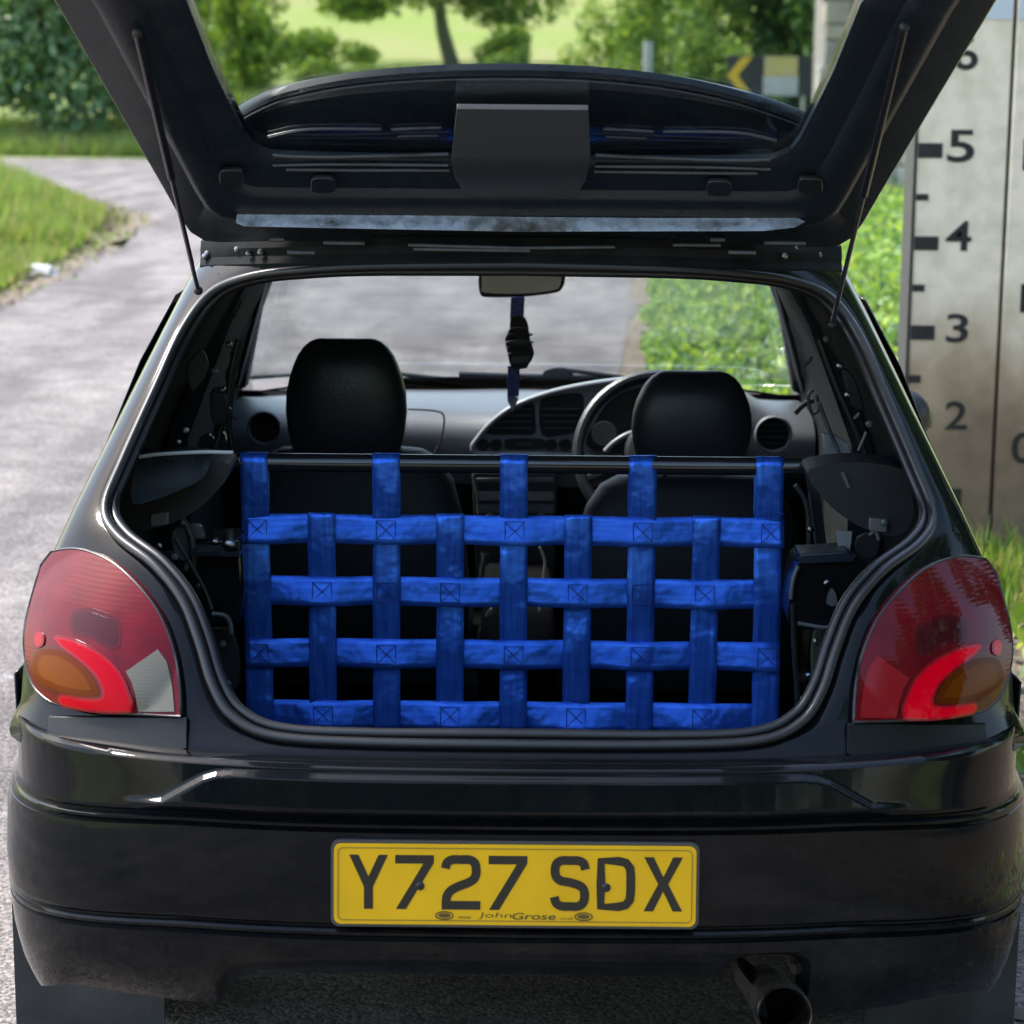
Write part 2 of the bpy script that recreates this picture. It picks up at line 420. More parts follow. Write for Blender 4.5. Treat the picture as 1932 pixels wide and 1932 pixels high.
tree('round_bush', 'dark bush seen at the left edge of the tailgate window', G0(-6.3, 49), (-6.3, 49, 2.3), (1.0, 1.0, 1.3), 2200, 0.22, LEAF, 3, wts=(0, 2, 4, 5), trunk=.07, cat='bush')
tree('round_bush', 'tall pale green bush left in the tailgate window', G0(-7.0, 54), (-7.2, 54, 3.6), (2.0, 1.5, 2.4), 3600, 0.26, LEAF, 33, wts=(0, 0, 3, 6), trunk=.08, cat='bush')  # hillside crowns weighted to pale leaves, haze put into their colour
tree('field_tree', 'spreading dark tree with a bare trunk at the edge of the bright field', G0(-1.95, 63), (-2.7, 63, 4.7), (3.6, 2.6, 2.1), 9000, 0.3, LEAF, 4, wts=(1, 3, 5, 3), lumps=22, trunk=.2)
for i, (x, y, rx, h, lab) in enumerate([(-5.2, 57, 1.3, .8, 'pale hillside bush left of the bare trunk'), (-.6, 60, 1.0, .8, 'pale hillside bush just right of the bare trunk')]):
    tree('hillside_bush', lab, G0(x, y), (x, y, ground_h(x, y)+h*.7), (rx, .9, h), 2400, .2, LEAF, 120+i, wts=(0, 2, 4, 4), group='bushes on the hillside', trunk=.06, cat='bush', limbs=3)
for i, (x, y, h) in enumerate([(-4.6, 50, .55), (-3.6, 50.5, .5), (-2.5, 51, .45)]):
    tree('low_bush', ['low rounded bush in the grass bank, leftmost of the row of three', 'low rounded bush in the grass bank, middle of the row of three', 'low rounded bush in the grass bank, nearest the bare trunk'][i], G0(x, y), (x, y, ground_h(x, y)+h*.7), (.7, .6, h), 1500, 0.13, LEAF, 20+i, wts=(1, 3, 4, 3), group='low bushes on the grass bank', trunk=.04, cat='bush', limbs=3)
# trees on the crest
for i, (x, y, rx, h) in enumerate([(-9, 128, 7, 5), (2, 132, 7, 4.6), (12, 126, 7, 5.2)]):
    b = G0(x, y)
    tree('crest_tree', ['distant tree on the crest, left of the bright field', 'distant tree on the crest, straight above the bright field', 'distant tree on the crest, right of the bright field'][i], b, (x, y, b[2]+h*.8), (rx, 3, h*.8), 3500, 0.6, LEAF, 50+i, wts=(4, 3, 1, 0), group='trees on the crest', trunk=.3)
# roadside trees and hedge bushes right
for i, (nm, lab, x, y, rx, ry, zc, rz, n, sz, wts, mats) in enumerate([
    ('hedge_bush', 'yellow-green bush where the hedge meets the bright field', 1.5, 33, .95, .9, 1.5, 1.5, 5200, .12, (0, 1, 4, 5), LEAF),
    ('hedge_bush', 'tall bright green bush behind the pale marker post', 2.2, 31, 1.1, 1, 2.1, 2.2, 6500, .13, (0, 2, 5, 4), LEAF),
    ('hedge_bush', 'green bush directly left of the chevron sign', 2.7, 28.4, .8, .8, 1.3, 1.4, 4500, .11, (2, 4, 3, 2), LEAF),
    ('roadside_tree', 'dark tree rising behind the chevron sign', 4.2, 31, 1.7, 1.3, 3.3, 2.2, 9000, .17, (6, 4, 1, 0), LEAF),
    ('hedge_bush', 'small leafy bush at the foot of the chevron sign', 3.6, 26.6, .9, .5, .45, .6, 2600, .1, (1, 3, 4, 2), LEAF)]):
    tree(nm, lab, (x, y, 0), (x, y, zc), (rx, ry, rz), n, sz, mats, 70+i, wts=wts, lumps=16, trunk=.06, cat='bush' if nm == 'hedge_bush' else 'tree', group='hedge bushes on the right verge' if nm == 'hedge_bush' else None)

# undergrowth carpet on the right verge (uncountable)
rnd = random.Random(11); pts = []
def redge(y): return interp(y, [(b, a) for a, b in right_edge if b < 33][0:10])
while len(pts) < 62000:
    y = 5.0+23*rnd.random()**1.15; x0 = redge(y)
    x = x0+0.12+0.15*noise.noise(Vector((y*1.1, 2, 0)))+(2.9 if y > 8 else 1.5)*rnd.random()**1.2
    if y < 6.6 and x < 0.95: continue
    lump = 0.5+0.5*noise.noise(Vector((x*1.5, y*1.1, 0)))
    hmax = (0.10+0.45*lump)*sstep(0, 0.8, x-x0)+0.06
    pts.append((Vector((x, y, rnd.random()**.7*hmax)), Vector((rnd.gauss(0, .3), rnd.gauss(-.3, .3), 1)).normalized()))
o = leaf_mesh('undergrowth', pts, 0.062, LEAF, rnd, (2, 4, 4, 2), aspect=.6)
tag(o, 'bright leafy undergrowth covering the right verge beyond the car', 'undergrowth', kind='stuff')

def blades(name, label, sampler, n, h, mats, seed, wts, cat='grass'):
    rnd = random.Random(seed); v = []; f = []; mi = []; tot = []
    for k, wv in enumerate(wts): tot += [k]*wv
    while len(f) < n:
        q = sampler(rnd)
        if q is None: continue
        x, y, hs = q; z = ground_h(x, y); a = rnd.uniform(0, 6.28); l = h*hs*(.5+.8*rnd.random()); wd = .006+.012*rnd.random()+h*.02
        ln = rnd.uniform(.1, .6)*l; b = rnd.uniform(0, 6.28); k = len(v)
        dx, dy = math.cos(a)*wd, math.sin(a)*wd
        v += [(x-dx, y-dy, z), (x+dx, y+dy, z), (x+math.cos(b)*ln, y+math.sin(b)*ln, z+l)]
        f.append((k, k+1, k+2)); mi.append(rnd.choice(tot))
    me = bpy.data.meshes.new(name); me.from_pydata(v, [], f)
    for m in mats: me.materials.append(m)
    me.polygons.foreach_set('material_index', mi)
    return tag(link(bpy.data.objects.new(name, me)), label, cat, kind='stuff')
GR = [mat('grass_green', (0.09, 0.17, 0.03), .6, trans=.3), mat('grass_light', (0.17, 0.26, 0.05), .6, trans=.35), mat('grass_straw', (0.32, 0.28, 0.11), .7, trans=.2)]
def s_left(r):
    y = r.uniform(9, 34); x1 = interp(y, [(9, -4.25), (13, -4.25), (17, -4.4), (20, -4.7), (23, -5.2), (28, -6.9), (34, -9.5)])
    x = x1-r.random()**1.4*3.2
    if r.random() < .25: x = x1+r.random()*.35
    return x, y, (.35+.9*min(1, (x1+.35-x)/1.2))*(.55+.9*max(0, .5+noise.noise(Vector((x*1.2, y*.8, 4)))))
blades('grass', 'long grass on the left verge at the junction', s_left, 60000, .36, GR, 5, (3, 5, 3))
def s_far(r):
    y = r.uniform(40.3, 44); return r.uniform(-13, -3.5), y, .6+.6*r.random()
blades('grass', 'grass strip along the far side of the side road', s_far, 20000, .35, GR, 6, (4, 4, 2))
def s_bank(r):
    return r.uniform(-8, 3), 41+r.random()*9, .6+.6*r.random()
blades('grass', 'pale grass bank behind the junction', s_bank, 26000, .3, [GR[1], GR[1], GR[2]], 8, (3, 3, 1))
def s_wall(r):
    x = r.uniform(1.28, 2.3); y = 4.25-abs(r.gauss(0, .35))-.02
    return x, y, .35+.5*r.random()
blades('grass', 'grass tufts at the foot of the gauge board', s_wall, 2600, .24, GR, 9, (4, 4, 2))
# broad leaves and stones on the dirt right of the car
rnd = random.Random(3); pts = []
for i in range(420):
    x = rnd.uniform(1.05, 2.0); y = rnd.uniform(-.3, 4.2)
    if noise.noise(Vector((x*2.2, y*1.4, 1))) < 0.02: continue
    pts.append((Vector((x, y, .02+.1*rnd.random())), Vector((0, -.2, 1)).normalized()))
tag(leaf_mesh('weeds', pts, .085, LEAF, rnd, (1, 3, 4, 2)), 'broad green weeds in the dirt right of the car', 'weeds', kind='stuff')
v = []; f = []
mb = MB()
for i in range(700):
    x = rnd.uniform(.85, 1.9); y = rnd.uniform(-.8, 4.2); s = .006+.03*rnd.random()**3
    M = Matrix.Rotation(rnd.uniform(0, 6), 3, 'Z') @ Matrix.Rotation(rnd.uniform(-.5, .5), 3, 'X')
    mb.box((x, y, .006+s*.25), (s*1.5, s, s*.6), M)
tag(mb.build('gravel', mat('gravel_stone', (.28, .25, .21), .9, var=.6, vscale=9), None, 0), 'loose gravel on the dirt right of the car', 'gravel', kind='stuff')
rnd = random.Random(13); pts = []
for i in range(6500):
    y = rnd.uniform(9, 27); x1 = interp(y, [(9, -4.0), (13, -4.0), (17, -4.15), (20, -4.35), (23, -4.75), (27, -6.4)])
    x = x1+rnd.gauss(-.1, .2)+.3*noise.noise(Vector((y*1.5, 0, 7)))
    pts.append((Vector((x, y, .015+.05*rnd.random())), Vector((rnd.gauss(0, .4), rnd.gauss(0, .4), 1)).normalized()))
BL = [mat('dead_leaf_brown', (.17, .12, .075), .8), mat('dead_leaf_tan', (.30, .23, .15), .8), mat('dead_leaf_dark', (.10, .07, .05), .8), GR[1]]
tag(leaf_mesh('leaf_litter', pts, .055, BL, rnd, (4, 4, 2, 4)), 'brown leaf litter along the edge of the left verge', 'leaf litter', kind='stuff')
# pale stone lying on the left verge
bm = bmesh.new(); bmesh.ops.create_icosphere(bm, subdivisions=3, radius=1)
for vv in bm.verts:
    k = 1+.35*noise.noise(vv.co*1.4)+.15*noise.noise(vv.co*4); vv.co = Vector((vv.co.x*.22*k, vv.co.y*.16*k, max(-.02, vv.co.z*.075*k)))
c = U(22, 528, 18.0-3.2)
for vv in bm.verts: vv.co += Vector((-3.98, 15.2, .03))
me = bpy.data.meshes.new('pale_stone'); bm.to_mesh(me); bm.free(); me.materials.append(mat('chalk_stone', (.6, .58, .54), .8, var=.35, vscale=9, bump=.4, bscale=25))
tag(link(bpy.data.objects.new('pale_stone', me)), 'pale flat stone lying on the left verge', 'stone')

# ------------------------------------------------------------------ flood gauge board
def concrete_mat():
    m = bpy.data.materials.new('gauge_concrete'); m.use_nodes = True
    n = m.node_tree.nodes; L = m.node_tree.links; b = n['Principled BSDF']; b.inputs['Roughness'].default_value = .85
    tc = n.new('ShaderNodeTexCoord'); sp = n.new('ShaderNodeSeparateXYZ'); L.new(tc.outputs['Object'], sp.inputs[0])
    nz = n.new('ShaderNodeTexNoise'); nz.inputs['Scale'].default_value = 3.5; nz.inputs['Detail'].default_value = 8
    mp = n.new('ShaderNodeMapping'); mp.inputs['Scale'].default_value = (1, 1, .6); L.new(tc.outputs['Object'], mp.inputs[0]); L.new(mp.outputs[0], nz.inputs['Vector'])
    # silt left by floods: brown below about knee height, with a ragged edge
    ad = n.new('ShaderNodeMath'); ad.operation = 'MULTIPLY_ADD'; L.new(nz.outputs['Fac'], ad.inputs[0]); ad.inputs[1].default_value = -.55; L.new(sp.outputs[2], ad.inputs[2])
    r1 = n.new('ShaderNodeValToRGB'); e = r1.color_ramp.elements
    e[0].position = .16; e[0].color = (.24, .165, .105, 1); e[1].position = .72; e[1].color = (.88, .76, .59, 1)
    x = e.new(.42); x.color = (.46, .34, .225, 1)
    L.new(ad.outputs[0], r1.inputs[0])
    n2 = n.new('ShaderNodeTexNoise'); n2.inputs['Scale'].default_value = 14; n2.inputs['Detail'].default_value = 9
    L.new(tc.outputs['Object'], n2.inputs['Vector'])
    r2 = n.new('ShaderNodeValToRGB'); r2.color_ramp.elements[0].position = .3; r2.color_ramp.elements[0].color = (.8, .81, .77, 1); r2.color_ramp.elements[1].position = .6
    L.new(n2.outputs['Fac'], r2.inputs[0])
    mm = n.new('ShaderNodeMix'); mm.data_type = 'RGBA'; mm.blend_type = 'MULTIPLY'; mm.inputs[0].default_value = 1
    L.new(r1.outputs[0], mm.inputs[6]); L.new(r2.outputs[0], mm.inputs[7]); L.new(mm.outputs[2], b.inputs['Base Color'])
    bp = n.new('ShaderNodeBump'); bp.inputs['Strength'].default_value = .15; bp.inputs['Distance'].default_value = .01
    L.new(n2.outputs['Fac'], bp.inputs['Height']); L.new(bp.outputs[0], b.inputs['Normal'])
    return m
CONC = concrete_mat()
YW = 4.3
xl = U(1722, 500, YW).x; xj = U(1893, 500, YW).x
gw = thing('flood_gauge', 'pale concrete flood gauge board marked in feet, right of the car', 'gauge board', (xl+.3, YW+.1, 0))
for x0, x1 in ((xl, xj-.006), (xj+.006, xj+.42)):
    bevel(MB().box(((x0+x1)/2, YW+.09, 1.28), (x1-x0, .18, 2.7)).build('panel', CONC, gw), .006)
MARK = mat('gauge_black_paint', (.022, .021, .022), .6, var=.5, vscale=40)
MB().box((xl-.0055, YW+.08, 1.28), (.011, .17, 2.66)).build('edge_strip', mat('dark_zinc', (.035, .035, .036), .5, var=.3), gw)
MB().box((xj, YW+.09, 1.28), (.0118, .14, 2.66)).build('joint_strip', MATS['dark_zinc'], gw)
zft = lambda py: U(1750, py, YW).z
for y0, y1, w_ in ((94, 123, 1), (186, 198, 0), (270, 298, 1), (366, 378, 0), (446, 472, 1), (537, 550, 0), (614, 641, 1), (708, 722, 0), (780, 806, 1), (865, 877, 0), (942, 967, 1)):
    z0, z1 = zft(y1), zft(y0); wd = (.080 if w_ else .040)
    MB().box((xl+wd/2+.002, YW-.0015, (z0+z1)/2), (wd, .003, z1-z0)).build('gauge_tick', MARK, gw)
def numeral(s, x0, x1, y0, y1, bold=.012):
    v2, f2, asp = text_mesh(s, bold)
    a = U(x0, y1, YW); b = U(x1, y0, YW)
    v3 = [(a.x+(b.x-a.x)*p[0], YW-.002, a.z+(b.z-a.z)*p[1]) for p in v2]
    o = mesh_obj('numeral', v3, f2, MARK, gw, 0)
    md = o.modifiers.new('s', 'SOLIDIFY'); md.thickness = .0015; md.offset = 0
numeral('6', 1798, 1847, 68, 132); numeral('5', 1786, 1840, 245, 306); numeral('4', 1783, 1834, 417, 473)
numeral('3', 1784, 1828, 592, 646); numeral('2', 1782, 1826, 757, 810); numeral('1', 1792, 1814, 922, 974)
numeral('1.5', 1929, 2040, 262, 322); numeral('1.0', 1924, 2034, 536, 590); numeral('0.5', 1907, 2016, 816, 874)
a = U(1850, 36, YW)
for x0, x1 in ((xl, xj-.006), (xj+.006, xj+.42)):
    MB().box(((x0+x1)/2, YW-.002, (a.z+2.6)/2), (x1-x0-.01, .004, 2.6-a.z)).build('painted_band', mat('white_blue_paint', (.62, .68, .74), .4, var=.1), gw)

# ------------------------------------------------------------------ stone pier, chevron sign, marker post
rnd = random.Random(5)
YP = 24.0
xa = U(1550, 100, YP).x
pier = thing('stone_pier', 'pale rough stone pier beside the chevron sign', 'pier', (xa+.6, YP, 0))
z = 0.0; STONE = [mat('pier_stone_pale', (.50, .47, .42), .9, var=.35, vscale=6, bump=.6, bscale=12), mat('pier_stone_grey', (.36, .34, .31), .9, var=.35, vscale=6, bump=.6, bscale=12), mat('pier_stone_buff', (.46, .40, .33), .9, var=.3, vscale=6, bump=.6, bscale=12)]
bevel(MB().box((xa+.62, YP+.5, 1.9), (1.18, .94, 3.9)).build('core', mat('pier_mortar', (.3, .28, .25), .95), pier), .01)
while z < 3.8:
    h = rnd.uniform(.18, .34); x = xa+rnd.uniform(-.03, .03)
    while x < xa+1.22:
        wd = rnd.uniform(.25, .5); wd = min(wd, xa+1.26-x)
        if wd < .08: break
        bevel(MB().box((x+wd/2, YP+.14+rnd.uniform(-.02, .02), z+h/2), (wd-.025, .34, h-.025)).build('stone', rnd.choice(STONE), pier, 0), .02, 2)
        x += wd
    z += h
YS = 27.0
SB = mat('sign_black', (.03, .033, .038), .45); SYEL = mat('sign_yellow', (.75, .5, .04), .45); SWH = mat('sign_white', (.7, .7, .7), .5)
c = U(1460, 143, YS)
sg = thing('chevron_sign', 'black road sign with a yellow chevron pointing left', 'road sign', (c.x, YS, 0))
pw = 1.24; ph = .52
pan = bevel(MB().box((c.x, YS, c.z), (pw, .012, ph)).build('sign_panel', SB, sg), .004)
x0 = c.x-pw/2; ch = [(x0+.33, ph/2-.02), (x0+.2, ph/2-.02), (x0-.0, 0), (x0+.2, -ph/2+.02), (x0+.33, -ph/2+.02), (x0+.14, 0)]
mesh_obj('chevron', [(p, YS-.012, c.z+q) for p, q in ch]+[(p, YS-.008, c.z+q) for p, q in ch], [(0, 1, 2, 5), (5, 2, 3, 4), (11, 8, 7, 6), (10, 9, 8, 11)]+[(i, (i+1) % 6, (i+1) % 6+6, i+6) for i in range(6)], SYEL, sg, 0)
nx = U(1473, 143, YS).x
MB().box((nx, YS-.011, c.z+.125), (.44, .006, .25)).build('yellow_notice', mat('notice_yellow', (.62, .47, .12), .5, col2=(.55, .52, .3), vscale=7), sg)
MB().box((nx, YS-.011, c.z-.13), (.46, .006, .25)).build('white_notice', mat('notice_white', (.55, .57, .6), .5, col2=(.45, .47, .48), vscale=7), sg)
for dx in (-.4, .4):
    MB().tube([(c.x+dx, YS+.035, 0), (c.x+dx, YS+.035, c.z+.26)], .03, 10).build('post', mat('galvanised', (.35, .36, .36), .45, metal=.6), sg)
p = U(1222, 130, 22.0)
mk = MB().tube([(p.x, 22, 0), (p.x, 22, U(1222, 78, 22).z)], [.055, .055], 10)
tag(mk.build('marker_post', mat('marker_plastic', (.42, .45, .42), .5, var=.2)), 'slim pale grey marker post in front of the hedge', 'post')

for i, (x, lab) in enumerate([(-9, 'leftmost unseen tree added across the lane behind the viewpoint'), (-4.5, 'second unseen tree from the left, added behind the viewpoint'), (0, 'unseen tree added straight behind the viewpoint'), (4.5, 'rightmost unseen tree added behind the viewpoint')]):
    tree('unseen_lane_tree', lab, (x, -17, 0), (x, -17, 2.6), (3.3, 2.0, 2.7), 5000, .4, LEAF, 110+i, wts=(5, 4, 1, 0), group='unseen trees behind the viewpoint', trunk=.25)  # unseen trees added to darken what the paint and lamps reflect
# unseen trees added to darken the right side, beside and behind the viewpoint
for i, (x, y, h, r, lab) in enumerate([(4.6, -1.5, 3.2, 2.3, 'unseen shade tree added beside the gauge board, out on the right bank'), (4.8, -7.5, 3.4, 2.8, 'unseen shade tree added on the right bank, behind the viewpoint'), (5.2, 4.6, 3.4, 2.4, 'unseen shade tree added on the right bank, beyond the gauge board')]):
    tree('unseen_shade_tree', lab, (x, y, 0), (x, y, h), (r, r, h*.95), 16000, .2, LEAF, 90+i, wts=(5, 4, 2, 0), group='unseen shade trees on the right bank', trunk=.2)

# ================================================================== THE CAR
car = thing('hatchback_car', 'black hatchback with its tailgate open and a blue net inside', 'car', (0, 1.9, 0))
FLIP = Vector((-1, 1, 1))
def flipv(p): return Vector((-p.x, p.y, p.z))
def flip(fn): return lambda px, py: flipv(fn(px, py))
SIDES = ((-1, lambda fn: fn), (1, flip))

Y0P = [(0.25, .06), (0.62, .05), (0.68, .085), (0.75, .12), (0.95, .225), (1.15, .375), (1.37, .55), (1.45, .61)]
sil = [(392, 466, .62), (355, 530, .60), (290, 660, .56), (205, 830, .5), (140, 960, .46), (105, 1035, .42), (75, 1100, .40), (55, 1170, .38), (46, 1240, .36), (40, 1320, .34), (36, 1400, .33)]
WP = sorted([(U(a, b, c).z, -U(a, b, c).x) for a, b, c in sil])
def Wz(z): return interp(z, WP)
def Sy(x, z): return interp(z, Y0P) + .20*min(1.25, abs(x)/Wz(z))**4
def onS(off=0.0):
    def fn(px, py):
        Y = .3
        for _ in range(12):
            p = U(px, py, Y); Y = .5*Y+.5*(Sy(p.x, p.z)-off)
        return U(px, py, Y)
    return fn
S0 = onS()
pairs = [((979, 499), (979, 449)), ((700, 502), (700, 449)), ((560, 510), (540, 453)), ((470, 522), (440, 460)), ((400, 552), (397, 468)), ((345, 622), (357, 530)), ((295, 730), (290, 660)),
         ((232, 870), (205, 830)), ((200, 955), (140, 960)), ((222, 1008), (105, 1035)), ((292, 1064), (75, 1100)), ((345, 1130), (55, 1170)), ((377, 1210), (46, 1240)),
         ((402, 1290), (40, 1320)), ((440, 1350), (36, 1400)), ((520, 1387), (300, 1440)), ((700, 1399), (650, 1452)), ((979, 1403), (979, 1457))]
PQ = catmull([(*a, *b) for a, b in pairs], 6)
inner = [S0(q[0], q[1]) for q in PQ]; outer = [S0(q[2], q[3]) for q in PQ]
NIN = len(PQ)
def yend(z): return interp(z, [(.84, 3.55), (.87, 2.75), (.90, 2.62), (1.37, 1.78), (1.45, 1.7)])
def sidex(z): return interp(z, [(.3, .80), (.66, .815), (.8, .81), (.92, .785), (1.2, .665), (1.36, .565), (1.42, .55)])
def shell_row(i, sgn):
    a, b = inner[i], outer[i]; r = []
    for t in (0, .12, .3, .5, .7, .86, 1.0):
        x = a.x+(b.x-a.x)*t; z = a.z+(b.z-a.z)*t
        r.append(Vector((x, Sy(x, z)-(.012*math.sin(math.pi*t)), z)))
    roof = sstep(1.30, 1.36, b.z)*(1-sstep(.50, .57, abs(b.x)))
    low = 1-sstep(.62, .72, b.z)
    side = max(0, (1-roof))
    ye = yend(b.z) if b.z > .7 else .5
    if ye < b.y+.1: ye = b.y+.1
    for d in (.02, .06, .14, .3, .6, 1.0):
        Y = b.y+.02+(d*.3 if d < .5 else 0)+(ye-b.y)*(d if d >= .5 else 0)
        sx = max(abs(b.x), sidex(b.z)) if side > .3 and abs(b.x) > .45 else abs(b.x)
        k = sstep(0, .35, Y-b.y)
        xx = abs(b.x)+(sx-abs(b.x))*k+.004
        zz = b.z+roof*(.012+.028*sstep(0, .6, Y-b.y)-.05*sstep(.8, 1.3, Y-b.y))
        if b.z < .72 and abs(b.x) < .74: Y = b.y+.02*d; zz = b.z-.05*d; xx = abs(b.x)
        r.append(Vector((-xx, Y, zz)) if b.x < -.01 else Vector((0, Y, zz)))
    if abs(b.x) < .012:
        for p in r: p.x = 0
    return [Vector((p.x*(-sgn), p.y, p.z)) if sgn > 0 else p for p in r]
# rear quarter, pillars, roof and slam panel, one shell per side joined at the centre line
rows = [shell_row(i, -1) for i in range(NIN)]
full = rows + [[flipv(p) for p in r] for r in rows[::-1]][1:]
body = grid_obj('body_shell', full, PAINT, car, thick=0.004, smooth=40, weld=True)

# rubber seal round the opening: rolled lip with a groove line beside it
ringL = [p for p in inner]; ring = ringL + [flipv(p) for p in ringL[::-1]][1:-1]
def ring_tube(name, off, rad, m, shrink=0.0):
    mb = MB(); c = Vector((0, 0, 1.02)); pts = []
    for p in ring:
        q = p+Vector((0, off, 0)); d = Vector((p.x-c.x, 0, p.z-c.z)).normalized(); pts.append(q-d*shrink)
    n = len(pts); rings = []
    for i, p in enumerate(pts):
        t = (pts[(i+1) % n]-pts[i-1]).normalized(); b = Vector((0, 1, 0)); b = (b-t*b.dot(t)).normalized(); a = t.cross(b)
        rings.append([p+a*math.cos(k*math.pi/4)*rad+b*math.sin(k*math.pi/4)*rad*1.25 for k in range(8)])
    rings.append(rings[0]); mb.rings(rings, cap=False)
    return mb.build(name, m, car, 60)
ring_tube('rubber_seal', -.006, .0085, RUBBER)
ring_tube('inner_seal', .012, .008, RUBBER, .012)
# jamb: the flange folding inward behind the seal
jrows = []
for p in ring+[ring[0]]:
    d = Vector((p.x, 0, p.z-1.02)).normalized()
    jrows.append([p, p+Vector((0, .03, 0)), p+Vector((0, .045, 0))+d*.015, p+Vector((0, .09, 0))+d*.03])
grid_obj('door_jamb', jrows, SATIN, car, thick=.003)

# slam panel crease and lower lip line under the opening
def strip(name, pts, fn, r, m, parent, seg=8):
    return MB().tube([fn(*p) for p in catmull(pts, 5)], r, seg).build(name, m, parent, 60)
strip('slam_panel_crease', [(416, 1413), (700, 1424), (979, 1427), (1255, 1426), (1545, 1420)], onS(.004), .003, PAINT, car)

# ------------------------------------------------------------------ bumper
PLAN = [(0, 0), (.3, .004), (.5, .018), (.66, .045), (.78, .082), (.87, .128), (.935, .19), (.975, .265), (.995, .36), (1.0, .46)]
PLANC = catmull(PLAN, 6)
def plan_y(u): return interp(abs(u), PLANC)
WBP = sorted([(U(a, b, .36).z, -U(a, b, .36).x) for a, b in ((36, 1395), (20, 1425), (13, 1460), (13, 1530), (18, 1600), (28, 1690), (42, 1750), (62, 1800), (95, 1850), (150, 1880), (230, 1905))])
def Wb(z): return interp(z, WBP)
vprof = [(1428, .075), (1434, .045), (1442, .022), (1452, .008), (1458.00, 0.0040000), (1460.50, 0.0035758), (1463.00, 0.0031515), (1465.50, 0.0027273), (1468.00, 0.0023030), (1470.50, 0.0018788), (1473.00, 0.0014545), (1475.50, 0.0010303), (1478.00, 0.0006061), (1480.50, 0.0001818), (1483.00, -0.0002424), (1485.50, -0.0006667), (1488.00, -0.0010909), (1490.50, -0.0015152), (1493.00, -0.0019394), (1495.50, -0.0023636), (1498.00, -0.0027879), (1500.50, -0.0032121), (1503.00, -0.0036364), (1505.50, -0.0040606), (1508.00, -0.0044848), (1510.50, -0.0049091), (1513.00, -0.0053333), (1515.50, -0.0057576), (1518.00, -0.0061818), (1520.50, -0.0066061), (1523.00, -0.0070303), (1525.50, -0.0074545), (1528.00, -0.0078788), (1530.50, -0.0083030), (1533.00, -0.0087273), (1535.50, -0.0091515), (1538.00, -0.0095758), (1540.50, -0.0100000), (1546, -.009), (1549, .000), (1553, .001), (1556, -.006), (1561, -.011), (1566, -.010), (1569, -.002), (1572, -.001), (1576, -.009), (1600, -.011), (1700, -.011), (1742, -.009), (1747, -.007), (1750, .001), (1754, .001), (1758, -.006), (1764, -.009), (1769, -.007), (1772, .001), (1776, .001), (1780, -.008), (1800, -.006)]
vz = [(U(979, py, off).z, off) for py, off in vprof]
z_low_top = vz[-1][0]; ZA = U(979, 1466, 0).z; ZB = U(979, 1524, 0).z
LOWP = [(0, 1865), (95, 1868), (180, 1880), (300, 1893), (384, 1898), (396, 1886), (410, 1862), (432, 1845), (470, 1838), (979, 1836), (1370, 1840), (1392, 1838), (1402, 1815), (1425, 1795), (1470, 1786), (1520, 1792), (1548, 1815), (1556, 1860), (1562, 1912), (1600, 1908), (1660, 1902), (1770, 1888), (1850, 1872), (1932, 1860)]
us = sorted(set([round(-1+2*i/150, 4) for i in range(151)] + [round(s*(1-.002*k), 4) for k in range(10) for s in (-1, 1)] + [round(s*(.46+.004*i), 4) for i in range(70) for s in (-1, 1)] + [round(.54+.004*i, 4) for i in range(50)]))
def zdrop(u): return -.024*sstep(.55, 1.0, abs(u))
rows = []
for z, off in vz:
    r = []
    for u in us:
        wz = Wb(z); x = u*wz; y = plan_y(u)+off*(1-.7*sstep(.75, 1, abs(u)))
        ax = abs(x)
        # raised load ledge with slanted ends, above the upper groove
        zc = interp(ax, [(0, ZA), (.425, ZA), (.45, ZA-.003), (.47, ZA-.010), (.535, ZB+.002), (.60, ZB)])
        y -= .011*(1-sstep(zc-.007, zc+.002, z))*sstep(ZB-.016, ZB-.001, z)*sstep(.60, .53, ax)
        r.append(Vector((x, y, z+zdrop(u)*sstep(ZA+.02, ZB-.01, z))))
    rows.append(r)
for k, s in enumerate((.06, .2, .4, .6, .8, .93, 1.0)):
    r = []
    for j, u in enumerate(us):
        top = rows[len(vz)-1][j]
        px = 979+top.x*F/(3.2+top.y)/1.02
        zl = U(979, interp(px, LOWP), plan_y(min(.96, abs(u)))*.9+.045).z
        z = top.z+(zl-top.z)*s
        wz = Wb(z); x = u*wz if abs(u) > .8 else u*(Wb(z_low_top)+(wz-Wb(z_low_top))*sstep(.4, .8, abs(u)))
        r.append(Vector((x, plan_y(u)-.004+.045*s*s*(1-.6*sstep(.8, 1, abs(u))), z)))
    rows.append(r)
r = [Vector((p.x*.985, p.y+.05, p.z+.004)) for p in rows[-1]]; rows.append(r)
bumper = grid_obj('rear_bumper', rows, PAINT, car, smooth=30)
# matt corner trims between lamp and bumper
for sg, fl in SIDES:
    patch('corner_trim', [(92, 1352), (352, 1354), (352, 1412), (330, 1418), (100, 1404), (88, 1390)], fl(onS(.017)), .03, mat('corner_trim_black', (.005, .0055, .0065), .42, spec=.3, bump=.06, bscale=500), car, cell=20, bev=.004)

